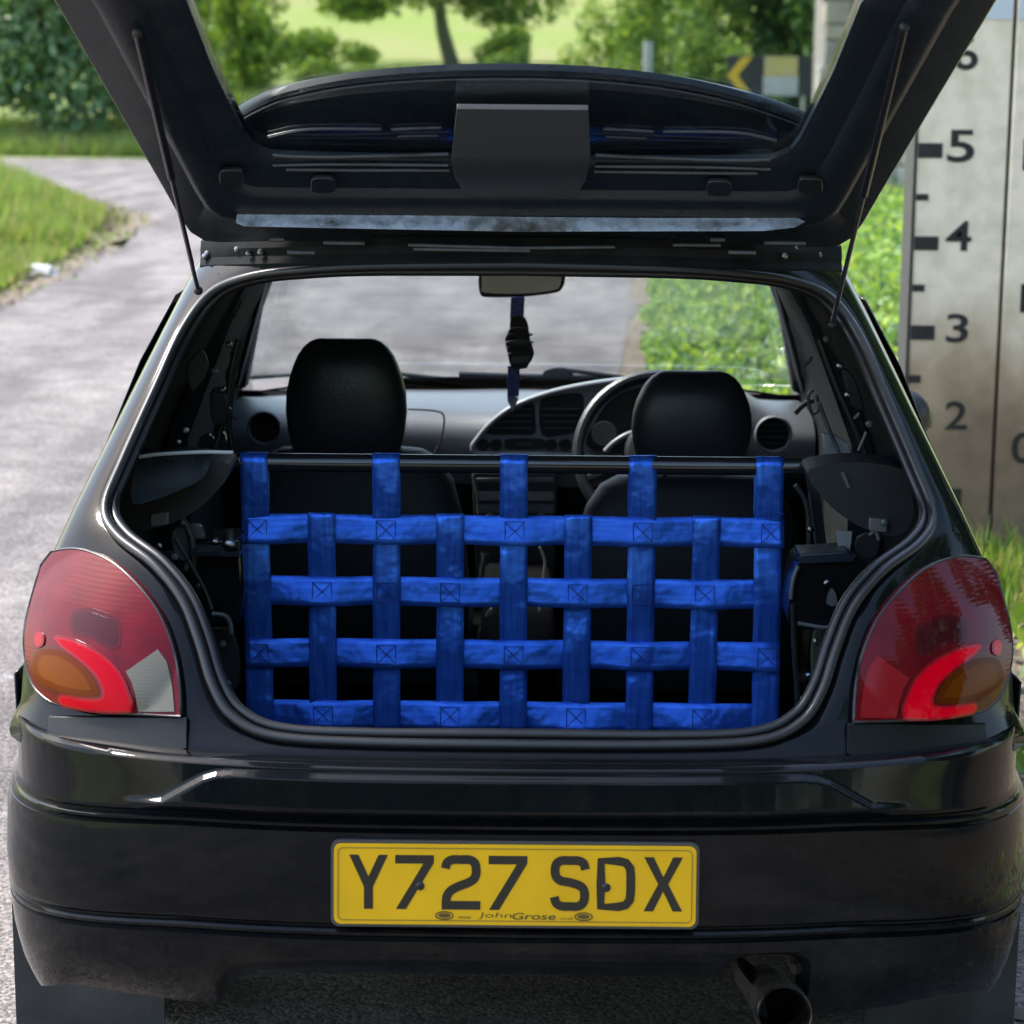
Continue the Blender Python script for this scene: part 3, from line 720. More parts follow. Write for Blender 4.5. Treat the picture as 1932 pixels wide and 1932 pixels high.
# ------------------------------------------------------------------ tail lights
TL = [(102, 1036), (150, 1031), (214, 1052), (268, 1098), (306, 1150), (330, 1212), (342, 1280), (345, 1345)]
TLo = catmull(TL, 5) + [(280, 1342), (200, 1336), (150, 1329)] + catmull([(100, 1318), (68, 1288), (53, 1235), (52, 1180), (68, 1110), (82, 1062)], 4)
def lamp_fn(extra):
    base = onS(0)
    def fn(px, py):
        p = base(px, py)
        r2 = ((px-195)/150)**2+((py-1195)/165)**2
        return p+Vector((0, -.021-.024*max(0, 1-r2)-extra, 0))
    return fn
def lens_mat(name, c, e=None, es=0, rough=.05, rib=0, var=0, spec=.2):
    m = mat(name, c, rough, coat=0, emit=e, estr=es, spec=spec, var=var, vscale=22)
    n = m.node_tree.nodes; L = m.node_tree.links
    if rib:
        tc = n.new('ShaderNodeTexCoord'); wv = n.new('ShaderNodeTexWave'); wv.inputs['Scale'].default_value = rib; wv.bands_direction = 'Z'
        L.new(tc.outputs['Object'], wv.inputs['Vector']); bp = n.new('ShaderNodeBump'); bp.inputs['Strength'].default_value = .035; bp.inputs['Distance'].default_value = .002
        L.new(wv.outputs['Fac'], bp.inputs['Height']); L.new(bp.outputs[0], n['Principled BSDF'].inputs['Normal'])
    return m
LRED = lens_mat('dark_red_lens', (.115, .004, .009), rib=45, var=.25)
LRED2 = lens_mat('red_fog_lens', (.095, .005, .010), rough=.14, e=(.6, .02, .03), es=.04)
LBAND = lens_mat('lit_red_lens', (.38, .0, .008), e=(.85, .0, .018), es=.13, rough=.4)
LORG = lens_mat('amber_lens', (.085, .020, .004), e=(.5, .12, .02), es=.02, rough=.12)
LCLR = lens_mat('reversing_lens', (.135, .128, .108), rough=.15, rib=60)
LEDGE = mat('lamp_rim', (.30, .26, .18), .25)
def grow(pts, k):
    n = len(pts); A = sum(pts[i][0]*pts[(i+1) % n][1]-pts[(i+1) % n][0]*pts[i][1] for i in range(n)); sg_ = 1 if A > 0 else -1
    out = []
    for i in range(n):
        a, b = pts[i-1], pts[(i+1) % n]; t = Vector((b[0]-a[0], b[1]-a[1])); t = t.normalized() if t.length > 1e-6 else Vector((1, 0))
        out.append((pts[i][0]+t.y*k*sg_, pts[i][1]-t.x*k*sg_))
    return out
amber = catmull([(84, 1216), (128, 1217), (170, 1245), (192, 1282), (194, 1297), (180, 1302), (145, 1300), (105, 1290), (74, 1272), (68, 1242)], 4, True)
bandp = catmull([(112, 1190), (150, 1196), (200, 1221), (234, 1257), (250, 1300), (254, 1318)], 5)+catmull([(252, 1333), (215, 1333), (170, 1329), (124, 1321)], 3)+catmull([(118, 1312), (124, 1303), (155, 1307), (190, 1308), (203, 1298), (194, 1266), (166, 1235), (125, 1206)], 4)
clear = catmull([(246, 1254), (304, 1215)], 3)+catmull([(320, 1240), (329, 1290), (333, 1335)], 3)+[(266, 1335), (262, 1300), (256, 1275)]
dotp = catmull([(73, 1186), (83, 1181), (91, 1190), (89, 1205), (79, 1211), (72, 1203)], 3, True)
reflp = catmull([(152, 1142), (185, 1140), (226, 1156), (234, 1172), (232, 1204), (215, 1206), (180, 1186), (150, 1180), (144, 1160)], 3, True)
upper = catmull([(92, 1150), (140, 1120), (150, 1180), (120, 1184), (84, 1172)], 3, True)
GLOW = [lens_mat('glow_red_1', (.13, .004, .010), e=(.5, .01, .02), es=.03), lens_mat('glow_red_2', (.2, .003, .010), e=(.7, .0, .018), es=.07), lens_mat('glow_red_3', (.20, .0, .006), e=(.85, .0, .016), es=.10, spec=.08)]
AMB = [lens_mat('amber_1', (.07, .010, .005)), lens_mat('amber_2', (.10, .018, .002), spec=.08), lens_mat('amber_3', (.13, .030, .002), spec=.08)]  # amber lightens in steps inwards, a hot centre painted in
DRK = [lens_mat('reflector_1', (.062, .005, .010)), lens_mat('reflector_2', (.042, .005, .009))]
RED3 = [lens_mat('upper_red_1', (.125, .006, .012)), lens_mat('upper_red_2', (.15, .006, .012))]
for sg, fl in SIDES:
    tl = patch('tail_light', TLo, fl(lamp_fn(0)), .05, LRED, car, cell=10, bev=0)
    tl['label'] = 'left tail light with a clear reversing lens' if sg < 0 else 'right tail light with an all-red inner lens'
    lay = 0
    for pts_, mats_, offs in ((reflp, DRK, (4, -4)),):
        for m_, k in zip(mats_, offs):
            lay += 1; patch('reflector', grow(pts_, k), fl(lamp_fn(.0004*lay)), .004, m_, tl, cell=10)
    for m_, k in zip(AMB, (5, 0, -12)):
        lay += 1; patch('amber_lens', grow(amber, k), fl(lamp_fn(.0004*lay)), .004, m_, tl, cell=10)
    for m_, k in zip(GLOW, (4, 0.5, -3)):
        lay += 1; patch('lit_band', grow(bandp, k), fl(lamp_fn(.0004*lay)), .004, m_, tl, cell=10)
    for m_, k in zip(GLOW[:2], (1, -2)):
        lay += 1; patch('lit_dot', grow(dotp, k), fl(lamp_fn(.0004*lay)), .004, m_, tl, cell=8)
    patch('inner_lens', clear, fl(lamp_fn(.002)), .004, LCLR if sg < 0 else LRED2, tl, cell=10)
    MB().tube([fl(lamp_fn(-.002))(*q) for q in TLo+[TLo[0]]], .0028, 6).build('lamp_rim', RUBBER, tl, 60)

# ------------------------------------------------------------------ number plate
PT = R(6)
pc = U(971.5, 1669, -.022)
PM = Matrix.Rotation(-PT, 3, 'X')
def P(x, y, d=0): return pc + PM @ Vector((x*1.037, -d, y*1.037))       # plate frame: metres from plate centre
YEL = mat('plate_yellow', (.80, .455, .008), .3, spec=.3, var=.12, vscale=9, coat=0)
PBLK = mat('plate_black', (.018, .015, .010), .35)
def rrect(w_, h_, r, k=5):
    out = []
    for cx, cy, a0 in ((w_/2-r, h_/2-r, 0), (-w_/2+r, h_/2-r, 90), (-w_/2+r, -h_/2+r, 180), (w_/2-r, -h_/2+r, 270)):
        for i in range(k+1):
            a = R(a0+90*i/k); out.append((cx+r*math.cos(a), cy+r*math.sin(a)))
    return out
def slab(name, pts, d0, d1, m, parent, fn=P):
    n = len(pts); v = [fn(x, y, d1) for x, y in pts]+[fn(x, y, d0) for x, y in pts]
    f = [tuple(range(n)), tuple(range(n, 2*n))[::-1]]+[(i, (i+1) % n, (i+1) % n+n, i+n) for i in range(n)]
    return mesh_obj(name, v, f, m, parent, 40)
def ribbon(name, pts, hw, d, m, parent, closed=False, fn=P):
    n = len(pts); v = []; f = []
    for i, p in enumerate(pts):
        a = pts[(i-1) % n] if (closed or i > 0) else p; b = pts[(i+1) % n] if (closed or i < n-1) else p
        t = Vector((b[0]-a[0], b[1]-a[1])).normalized(); nn = Vector((-t.y, t.x))
        v += [fn(p[0]+nn.x*hw, p[1]+nn.y*hw, d), fn(p[0]-nn.x*hw, p[1]-nn.y*hw, d)]
    for i in range(n if closed else n-1):
        k = (i+1) % n; f.append((2*i, 2*i+1, 2*k+1, 2*k))
    o = mesh_obj(name, v, f, m, parent, 0)
    md = o.modifiers.new('s', 'SOLIDIFY'); md.thickness = .0006; md.offset = 0
    return o
PLW, PLH = .520, .1175
holder = slab('plate_holder', rrect(PLW+.009, PLH+.009, .012), -.012, .0, mat('grey_plate_holder', (.06, .06, .06), .3), car)
plate = slab('number_plate', rrect(PLW, PLH, .010), .0005, .0035, YEL, car); plate['label'] = 'yellow rear number plate reading Y727 SDX'
ribbon('plate_border', rrect(PLW-.012, PLH-.012, .007), .0007, .0039, mat('plate_border_brown', (.28, .17, .02), .4), plate, True)
CW, CH = .0555, .079
GL = {'Y': ('p', [(0, 1), (.24, 1), (.5, .60), (.76, 1), (1, 1), (.617, .41), (.617, 0), (.383, 0), (.383, .41)]),
      '7': ('p', [(0, 1), (1, 1), (1, .86), (.28, 0), (.02, 0), (.73, .845), (0, .845)]),
      'X': ('p', [(0, 1), (.25, 1), (.5, .63), (.75, 1), (1, 1), (.63, .5), (1, 0), (.75, 0), (.5, .37), (.25, 0), (0, 0), (.37, .5)]),
      '2': ('r', [(.09, .76), (.14, .87), (.28, .922), (.5, .925), (.72, .922), (.85, .86), (.885, .75), (.885, .67), (.83, .57), (.68, .5), (.4, .42), (.22, .34), (.13, .24), (.115, .12), (.115, .155)][:-1]),
      'S': ('r', [(.90, .76), (.85, .87), (.72, .922), (.5, .925), (.28, .922), (.15, .86), (.115, .74), (.15, .62), (.27, .55), (.5, .52), (.73, .47), (.85, .40), (.885, .28), (.85, .15), (.72, .08), (.5, .075), (.28, .08), (.15, .14), (.10, .25)]),
      'D': ('c', [(.115, .078), (.115, .5), (.115, .922), (.58, .922), (.76, .89), (.865, .79), (.885, .65), (.885, .35), (.865, .21), (.76, .11), (.58, .078)])}
for ch_, x0 in zip('Y727SDX', (22, 88, 155, 222, 311, 377, 445)):
    kind, pts = GL[ch_]; X0 = -PLW/2+x0/1000; Y0 = PLH/2-.016-CH
    q = [(X0+a*CW, Y0+b*CH) for a, b in pts]
    if kind == 'p': slab('plate_character', q, .0036, .0042, PBLK, plate)
    elif kind == 'r':
        o = ribbon('plate_character', catmull(q, 5), .0064, .0041, PBLK, plate)
        if ch_ == '2':
            slab('plate_character', [(X0, Y0), (X0+CW, Y0), (X0+CW, Y0+.0125), (X0, Y0+.0125)], .0036, .0045, PBLK, plate)
    else: ribbon('plate_character', q, .0064, .0041, PBLK, plate, True)
def plate_text(s, x0, x1, y0, y1, bold):
    v2, f2, _ = text_mesh(s, bold)
    mesh_obj('dealer_lettering', [P(-PLW/2+(x0+(x1-x0)*a+3*b)/1000, PLH/2-(y1-(y1-y0)*b)/1000, .0041) for a, b in v2], f2, mat('plate_small_print', (.10, .065, .012), .4), plate, 0)
plate_text('John', 207, 254, 99, 109, -.005); plate_text('Grose', 255, 318, 99, 109, .012)
plate_text('www.', 177, 197, 105, 108.5, 0); plate_text('.co.uk', 324, 343, 104.5, 108.5, 0)
for cx in (159, 359):
    e = [(-PLW/2+cx/1000+.0125*math.cos(t*math.pi/12), PLH/2-.104+.0055*math.sin(t*math.pi/12)) for t in range(24)]
    ribbon('dealer_emblem', e, .0009, .0041, MATS['plate_small_print'], plate, True)
    slab('dealer_emblem', [(-PLW/2+cx/1000+(a+PLW/2-cx/1000)*.72, PLH/2-.104+(b-PLH/2+.104)*.62) for a, b in e], .0036, .0040, MATS['plate_small_print'], plate)
for bx in (124, 391):
    c0 = P(-PLW/2+bx/1000, PLH/2-.061, .003); MB().lathe(c0, PM @ Vector((0, -1, 0)), [(0, .0065), (.002, .0065), (.0035, .0045), (.004, .0015)], 16).build('plate_screw', mat('screw_cap', (.01, .01, .014), .25), plate)

# ------------------------------------------------------------------ exhaust, flaps, wheels, underside
ec = U(1480, 1912, -.03); ax = Vector((0, 1, .0))
mb = MB(); mb.lathe(ec, ax, [(.0, .0375), (-.004, .0395), (-.002, .0415), (.006, .0418), (.25, .0418), (.26, .02)], 40)
mb = MB(); seg = 40
prof = [(.24, .0375), (.005, .0375), (-.003, .0385), (-.005, .0402), (-.002, .0415), (.006, .0418), (.05, .0418), (.07, .034), (.25, .034)]
mb.rings([[ec+Vector((math.cos(2*math.pi*k/seg)*r_, h_*.97+math.sin(2*math.pi*k/seg)*r_*.24, math.sin(2*math.pi*k/seg)*r_*.97-h_*.24)) for k in range(seg)] for h_, r_ in prof], cap=False)
ex = mb.build('exhaust_pipe', mat('exhaust_steel', (.33, .31, .28), .3, metal=1, rvar=.1, vscale=30), car)
MB().lathe(ec+Vector((0, .20, -.05)), ax, [(0, .037), (.004, .037)], 24).build('pipe_inside', mat('soot', (.004, .004, .004), .95), ex)
sil_c = ec+Vector((-.06, .42, .045))
MB().lathe(sil_c+Vector((-.20, 0, 0)), (1, 0, 0), [(0, .05), (.02, .085), (.38, .085), (.40, .05)], 24).build('silencer', mat('rusty_black', (.03, .026, .024), .6, var=.5, vscale=18), car)
patch('exhaust_bracket', [(1392, 1822), (1412, 1850), (1440, 1875), (1450, 1918), (1446, 1940), (1428, 1935), (1418, 1905), (1400, 1872), (1386, 1850)], onY(.12), .1, MATS['rusty_black'], car, bev=.004)
patch('exhaust_hanger', [(1490, 1818), (1512, 1822), (1540, 1838), (1534, 1862), (1515, 1842), (1494, 1838)], onY(.1), .03, mat('rust_brown', (.11, .08, .06), .8, var=.6, vscale=60), car, bev=.003)
FLAP = mat('grey_mud_flap', (.05, .053, .058), .6, col2=(.022, .024, .027), vscale=7, bump=.3, bscale=20)
for sg, fl in SIDES:
    patch('mud_flap', [(26, 1560), (22, 1700), (34, 2010), (312, 2015), (308, 1800), (300, 1700), (120, 1600)], fl(onY(.5)), .008, FLAP, car, cell=60)
TYRE = mat('tyre_rubber', (.015, .015, .015), .7)
for wy in (.78, 3.1):
    for sg in (-1, 1):
        wc = Vector((sg*.70, wy, .285))
        o = MB().lathe(wc+Vector((-.085, 0, 0)), (1, 0, 0), [(0, .19), (0, .25), (.02, .28), (.05, .285), (.12, .285), (.15, .28), (.17, .25), (.17, .19)], 36).build('wheel', TYRE, car)
        MB().lathe(wc+Vector((sg*.02, 0, 0)), (sg, 0, 0), [(0, .19), (.05, .188), (.045, .16), (.03, .06), (.035, .03)], 30).build('rim', mat('alloy', (.4, .4, .41), .35, metal=.9), o)
bevel(MB().box((0, 2.0, .30), (1.25, 2.6, .06)).build('floor_pan', mat('underseal', (.01, .01, .01), .9), car), .02)
MB().tube([(-.62, .80, .27), (.62, .80, .27)], .035, 12).build('rear_axle', MATS['underseal'], car)
bevel(MB().box((0, .42, .42), (1.1, .5, .12)).build('boot_well', MATS['underseal'], car), .03)
# lower sides, bonnet, front
for sg in (-1, 1):
    rr = []
    for y in [1.1+.1*i for i in range(15)]:
        rr.append([Vector((sg*a, y, z)) for a, z in ((.812, .70), (.822, .6), (.815, .42), (.79, .27), (.74, .22))])
    grid_obj('sill_panel', rr, PAINT, car, thick=.004)
    rr = []
    for y, lo in [(.34, .42), (.40, .48), (.47, .56), (.58, .61), (.68, .625), (.78, .63), (.88, .625), (.98, .60), (1.06, .54), (1.11, .45), (1.13, .3)]:
        rr.append([Vector((sg*(.815+.006*(1-t)), y, .71+(lo-.71)*t)) for t in (0, .3, .6, .85, 1)])
    grid_obj('wheel_arch', rr, PAINT, car, thick=.004)
    rr = []
    for y, lo in [(2.48, .3), (2.75, .3), (2.78, .45), (2.86, .55), (3.0, .61), (3.1, .625), (3.2, .61), (3.34, .55), (3.42, .45), (3.45, .3)]:
        rr.append([Vector((sg*(.812+.004*(1-t)), y, .86+(lo-.86)*t)) for t in (0, .3, .6, 1)])
    grid_obj('front_wing', rr, PAINT, car, thick=.004)
    bevel(MB().box((sg*.818, 1.55, .745), (.03, 1.9, .05)).build('side_moulding', PLASTIC, car), .012, 3)
    # dark side windows, slightly proud of the shell
    rr = []
    for y in (.85, 1.0, 1.3, 1.6, 1.9, 2.05):
        rr.append([Vector((sg*(sidex(z)+.008), y+max(0, y-1.85)*0, z)) for z in (.94, 1.05, 1.16, 1.28)])
    grid_obj('side_window', rr, BLACKGLASS, car, thick=.003)
rr = []
for y, z in ((2.60, .90), (2.7, .885), (3.0, .845), (3.3, .79), (3.5, .725), (3.60, .64), (3.64, .5), (3.62, .3)):
    rr.append([Vector((u*interp(y, [(2.6, .74), (3.3, .70), (3.62, .62)]), y-.10*abs(u)**3*(1 if y > 3.2 else .3), z-.05*abs(u)**3)) for u in [-1+.125*i for i in range(17)]])
grid_obj('bonnet', rr, PAINT, car, thick=.004)
# door mirrors: right one out, left one folded in
def door_mirror(cx, cy, cz, sx):
    bm = bmesh.new(); bmesh.ops.create_uvsphere(bm, u_segments=20, v_segments=12, radius=1)
    v = [(cx+p.co.x*sx, cy+p.co.y*.055, cz+max(-.06, p.co.z*.065)) for p in bm.verts]; f = [[q.index for q in t.verts] for t in bm.faces]; bm.free()
    return mesh_obj('door_mirror', v, f, PLASTIC, car)
pm = U(1742, 782, 1.95); door_mirror(pm.x-.05, 1.95, pm.z-.005, .068)

# ------------------------------------------------------------------ interior shell
def linx(z): return interp(z, [(.35, .72), (.8, .735), (.87, .735), (1.0, .705), (1.2, .59), (1.30, .535), (1.36, .50)])
def wsy(z): return interp(z, [(.30, 2.72), (.86, 2.70), (.90, 2.62), (1.36, 1.80)])
for sg in (-1, 1):
    rr = []
    for z in (.36, .5, .65, .8, .87, .95, 1.05, 1.15, 1.25, 1.32, 1.36):
        y0 = Sy(linx(z), z)+.06; y1 = wsy(z)-.03
        rr.append([Vector((sg*linx(z), y0+(y1-y0)*t, z)) for t in (0, .15, .3, .5, .7, .85, 1)])
    grid_obj('side_lining', rr, DARKCLOTH, car, thick=.006)
    # A pillar with door seal ribs
    mb = MB(); top = Vector((sg*.535, 1.86, 1.335)); bot = Vector((sg*.728, 2.60, .885))
    mb.tube([bot, bot+(top-bot)*.5+Vector((sg*.01, 0, .012)), top], [.024, .02, .022], 10)
    mb.build('windscreen_pillar', SATIN, car)
    MB().tube([bot+Vector((-sg*.004, -.10, 0)), top+Vector((0, -.10, -.01))], .007, 8).build('pillar_seal', RUBBER, car)
    # B pillar with belt guide
    MB().tube([(sg*.70, 1.28, .5), (sg*.705, 1.28, .95), (sg*.60, 1.24, 1.2), (sg*.52, 1.22, 1.34)], [.035, .035, .03, .03], 8).build('door_pillar', SATIN, car)
grid_obj('boot_floor', [[Vector((x, y, .47 if y < 1.0 else .40)) for x in (-.72, 0, .72)] for y in (.16, .5, .99, 1.01, 1.8, 2.7)], mat('black_carpet', (.006, .0062, .0068), .95, spec=.02), car, thick=.01)
grid_obj('roof_lining', [[Vector((u*.52, y, 1.365-.03*u*u)) for u in (-1, -.5, 0, .5, 1)] for y in (.66, 1.0, 1.4, 1.78)], DARKCLOTH, car, thick=.006)
grid_obj('bulkhead', [[Vector((x, y, z)) for x in (-.73, 0, .73)] for y, z in ((2.60, .86), (2.62, .6), (2.60, .3))], DARKCLOTH, car, thick=.01)
# rear wheel arch humps and inner side panels
for sg in (-1, 1):
    rows = []
    for a in range(0, 181, 15):
        y = .80+.36*math.cos(R(a)); z = .45+.36*math.sin(R(a))
        rows.append([Vector((sg*.74, y, z)), Vector((sg*.60, y, z)), Vector((sg*.575, .80+.34*math.cos(R(a)), .44+.33*math.sin(R(a)))), Vector((sg*.57, .80, .45))])
    grid_obj('inner_wheel_arch', rows, SATIN, car, smooth=50)
# windscreen
rr = []
for i in range(9):
    t = i/8; z = .875+(1.36-.875)*t; y = wsy(z)+.01+.03*math.sin(math.pi*t); hw = interp(z, [(.87, .735), (1.36, .525)])
    rr.append([Vector((u*hw, y+.05*(1-u*u), z)) for u in [-1+.2*k for k in range(11)]])
grid_obj('windscreen', rr, GLASS2, car, thick=.005)
# wipers outside the glass
def tubepx(name, pts, Y, r, m, parent, seg=8, smooth=0):
    p = catmull(pts, 5) if smooth else pts
    Ys = Y if isinstance(Y, (list, tuple)) else [Y]*len(p)
    if len(Ys) != len(p): Ys = [Ys[0]+(Ys[-1]-Ys[0])*i/(len(p)-1) for i in range(len(p))]
    return MB().tube([U(a, b, y) for (a, b), y in zip(p, Ys)], r, seg).build(name, m, parent, 60)
wp = tubepx('wiper_blade', [(472, 712), (545, 707), (755, 706), (862, 717)], 2.72, .006, PLASTIC, car)
tubepx('wiper_arm', [(560, 728), (760, 722), (960, 738)], 2.71, .004, PLASTIC, wp)
wp = tubepx('wiper_blade', [(866, 706), (1000, 710), (1172, 713)], 2.72, .0075, PLASTIC, car)
patch('wiper_pivot', catmull([(1025, 712), (1028, 700), (1050, 694), (1075, 697), (1080, 712), (1050, 716)], 3, True), onY(2.71), .03, PLASTIC, wp)
tubepx('wiper_arm', [(1075, 699), (1175, 712), (1250, 725)], 2.71, .006, PLASTIC, wp)

# ------------------------------------------------------------------ dashboard
prof = [(2.60, .868), (2.45, .876), (2.36, .882), (2.28, .879), (2.21, .868), (2.165, .845), (2.145, .81), (2.15, .74), (2.16, .70)]
rr = []
for j, (y, z) in enumerate(prof):
    r = []
    for i in range(57):
        x = -.72+1.44*i/56
        k = math.exp(-((x-.40)/.17)**4)*.062+math.exp(-((x-.10)/.16)**2)*.012
        tt = interp(j, [(0, 0), (1, .5), (2, 1), (3, 1), (4, .95), (5, .8), (6, .3), (7, 0)])
        yy = y+.05*(x/.72)**2*(1 if j > 0 else 0)-.05*math.exp(-((x-.12)/.22)**2)*(1 if j > 3 else 0)
        zz = z+k*tt-.022*sstep(.35, .72, abs(x))*interp(j, [(0, 1), (5, 1), (7, 0)])+.006*noise.noise(Vector((x*5, y*4, 0)))*(j < 5)
        r.append(Vector((x, yy, zz)))
    rr.append(r)
dash = grid_obj('dashboard', rr, DASH, car, smooth=50)
grid_obj('dash_lower', [[Vector((x, y, z)) for x in (-.72, -.3, .3, .72)] for y, z in ((2.17, .72), (2.2, .6), (2.3, .48), (2.45, .40))], DARKCLOTH, dash)
YB = 2.075
oval = catmull([(892, 845), (898, 832), (925, 800), (968, 768), (1030, 744), (1100, 728), (1180, 717), (1262, 712), (1270, 760), (1255, 820), (1235, 856), (1150, 860), (1000, 858), (905, 856)], 4, True)
bez = patch('centre_bezel', oval, onY(YB), .06, DASHRIM, dash, cell=40, bev=.004)
MB().tube([U(a, b, YB-.004) for a, b in oval]+[U(*oval[0], YB-.004)], .0065, 8).build('bezel_edge', DASHRIM, dash, 60)
VENT = mat('vent_black', (.006, .006, .007), .6)
v1 = catmull([(915, 812), (945, 789), (980, 770), (1006, 760), (1010, 790), (1008, 819), (965, 820), (925, 820)], 3, True)
v2 = catmull([(1020, 756), (1050, 746), (1092, 742), (1102, 756), (1097, 790), (1083, 815), (1060, 821), (1022, 820)], 3, True)
for v_, xs_, in ((v1, (920, 1006)), (v2, (1024, 1096))):
    vo = patch('air_vent', v_, onY(YB-.002), .004, VENT, dash, cell=0)
    for yy in (772, 784, 796, 808):
        xa_ = max(xs_[0], interp(yy, [(772, xs_[0]+(50 if xs_[0] < 950 else 0)), (808, xs_[0])])); xb_ = xs_[1]-(interp(yy, [(770, 0), (808, 14)]) if xs_[0] > 950 else 2)
        a = U(xa_, yy, YB-.006); b = U(xb_, yy, YB-.006)
        MB().box((a+b)/2, ((b-a).length, .006, .003), Matrix.Rotation(R(25), 3, 'X')).build('slat', mat('slat_black', (.03, .032, .035), .4), vo)
for x_ in (911, 936, 1039, 1066):
    c = U(x_, 838, YB-.003); kn = MB().lathe(c, (0, -1, 0), [(0, .0155), (.004, .0155), (.006, .013), (.006, .011), (.003, .0105)], 20).build('dash_knob', VENT, dash)
patch('clock_panel', catmull([(957, 828), (1024, 828), (1028, 838), (1024, 848), (957, 848), (953, 838)], 2, True), onY(YB-.002), .004, VENT, dash, cell=0)
patch('clock_display', [(975, 835), (1006, 835), (1006, 842), (975, 842)], onY(YB-.004), .002, mat('display_grey', (.05, .055, .05), .2), dash, cell=0)
tubepx('airbag_cover_seam', [(770, 772), (825, 776), (838, 790), (832, 830), (820, 855)], 2.098, .0022, VENT, dash, smooth=1)
for cx, cy, rx in ((500, 806, 33), (1458, 818, 36)):
    c = U(cx, cy, 2.13); rw = rx*(2.13+3.2)/F
    vo = MB().lathe(c, (0, -1, 0), [(0, rw*.98), (.012, rw*1.02), (.016, rw*.94), (.006, rw*.86), (.002, rw*.84)], 32).build('round_vent', DASHRIM, dash)
    MB().lathe(c, (0, -1, 0), [(.0025, rw*.85), (.003, rw*.84)], 28).build('vent_back', VENT, vo)
    for k in (-.5, -.17, .17, .5):
        MB().box(c+Vector((0, -.008, k*rw)), (rw*1.62*math.sqrt(1-k*k), .006, .004), Matrix.Rotation(R(25), 3, 'X')).build('slat', MATS['slat_black'], vo)
# instrument binnacle, steering wheel, stalk
bn = patch('instrument_recess', catmull([(1118, 850), (1122, 800), (1160, 748), (1230, 728), (1300, 735), (1330, 790), (1330, 855)], 3, True), onY(2.06), .01, mat('binnacle_black', (.004, .004, .005), .5), dash, cell=0)
MB().lathe(U(1140, 818, 2.052), (0, -1, 0), [(0, .03), (.003, .029)], 24).build('dial', mat('dial_face', (.12, .12, .11), .4), bn)
wc = U(1243, 856, 1.90); WT = Matrix.Rotation(R(-22), 3, 'X')
mb = MB(); pts = [wc+WT @ Vector((.185*math.cos(a), 0, .185*math.sin(a))) for a in [2*math.pi*k/48 for k in range(48)]]
rings = []
for i, p in enumerate(pts):
    t = (pts[(i+1) % 48]-pts[i-1]).normalized(); n_ = (p-wc).normalized(); b_ = t.cross(n_)
    rings.append([p+n_*math.cos(k*math.pi/5)*.0145+b_*math.sin(k*math.pi/5)*.0145 for k in range(10)])
rings.append(rings[0]); mb.rings(rings, cap=False)
sw = mb.build('steering_wheel', LEATHER, car)
hub = MB().lathe(wc+WT @ Vector((0, -.01, 0)), WT @ Vector((0, -1, 0)), [(-.03, .07), (0, .08), (.02, .07), (.026, .04)], 24).build('hub', PLASTIC, sw)
for a in (200, 340, 255, 285):
    d = WT @ Vector((math.cos(R(a)), 0, math.sin(R(a)))); MB().tube([wc+d*.05, wc+d*.178], [.018, .012], 8).build('spoke', PLASTIC, sw)
tubepx('indicator_stalk', [(1142, 852), (1158, 836), (1180, 822), (1200, 815)], 1.96, .007, DASHRIM, car, smooth=1)
# centre stack: radio and heater panel under the dash
st = patch('centre_stack', [(890, 890), (1052, 892), (1046, 1120), (900, 1120)], onY(2.05), .1, PLASTIC, car, cell=0, bev=.004)
for y0, y1, m_ in ((902, 910, GREYTRIM), (928, 944, mat('radio_face', (.16, .16, .15), .35, var=.3, vscale=40)), (952, 968, GREYTRIM), (990, 1004, GREYTRIM)):
    patch('stack_panel', [(899, y0), (1044, y0), (1044, y1), (899, y1)], onY(2.045), .008, m_, st, cell=0, bev=.001)
for x_ in (925, 975, 1022):
    MB().lathe(U(x_, 980, 2.04), (0, -1, 0), [(0, .016), (.015, .014)], 16).build('heater_knob', VENT, st)
tubepx('stack_edge', [(893, 896), (900, 930), (903, 970)], 2.04, .003, GREYTRIM, st)
bevel(MB().box((.0, 1.62, .46), (.16, .9, .14)).build('centre_console', MATS['black_carpet'], car), .02, 3)
# gear lever, handbrake and loose cable
MB().tube([U(908, 1090, 1.85), U(912, 1050, 1.82), U(914, 1042, 1.82)], [.006, .006, .014], 8).build('gear_lever', CHROME, car)
patch('handbrake', catmull([(900, 1205), (915, 1165), (928, 1150), (925, 1190), (918, 1210)], 3, True), onY(1.5), .02, mat('worn_grey', (.16, .15, .14), .4), car, cell=0)
tubepx('loose_cable', [(1018, 1032), (1028, 1060), (1024, 1100), (1018, 1150), (1024, 1180), (1010, 1200)], 1.55, .003, mat('pale_cable', (.4, .37, .3), .5), car, smooth=1)

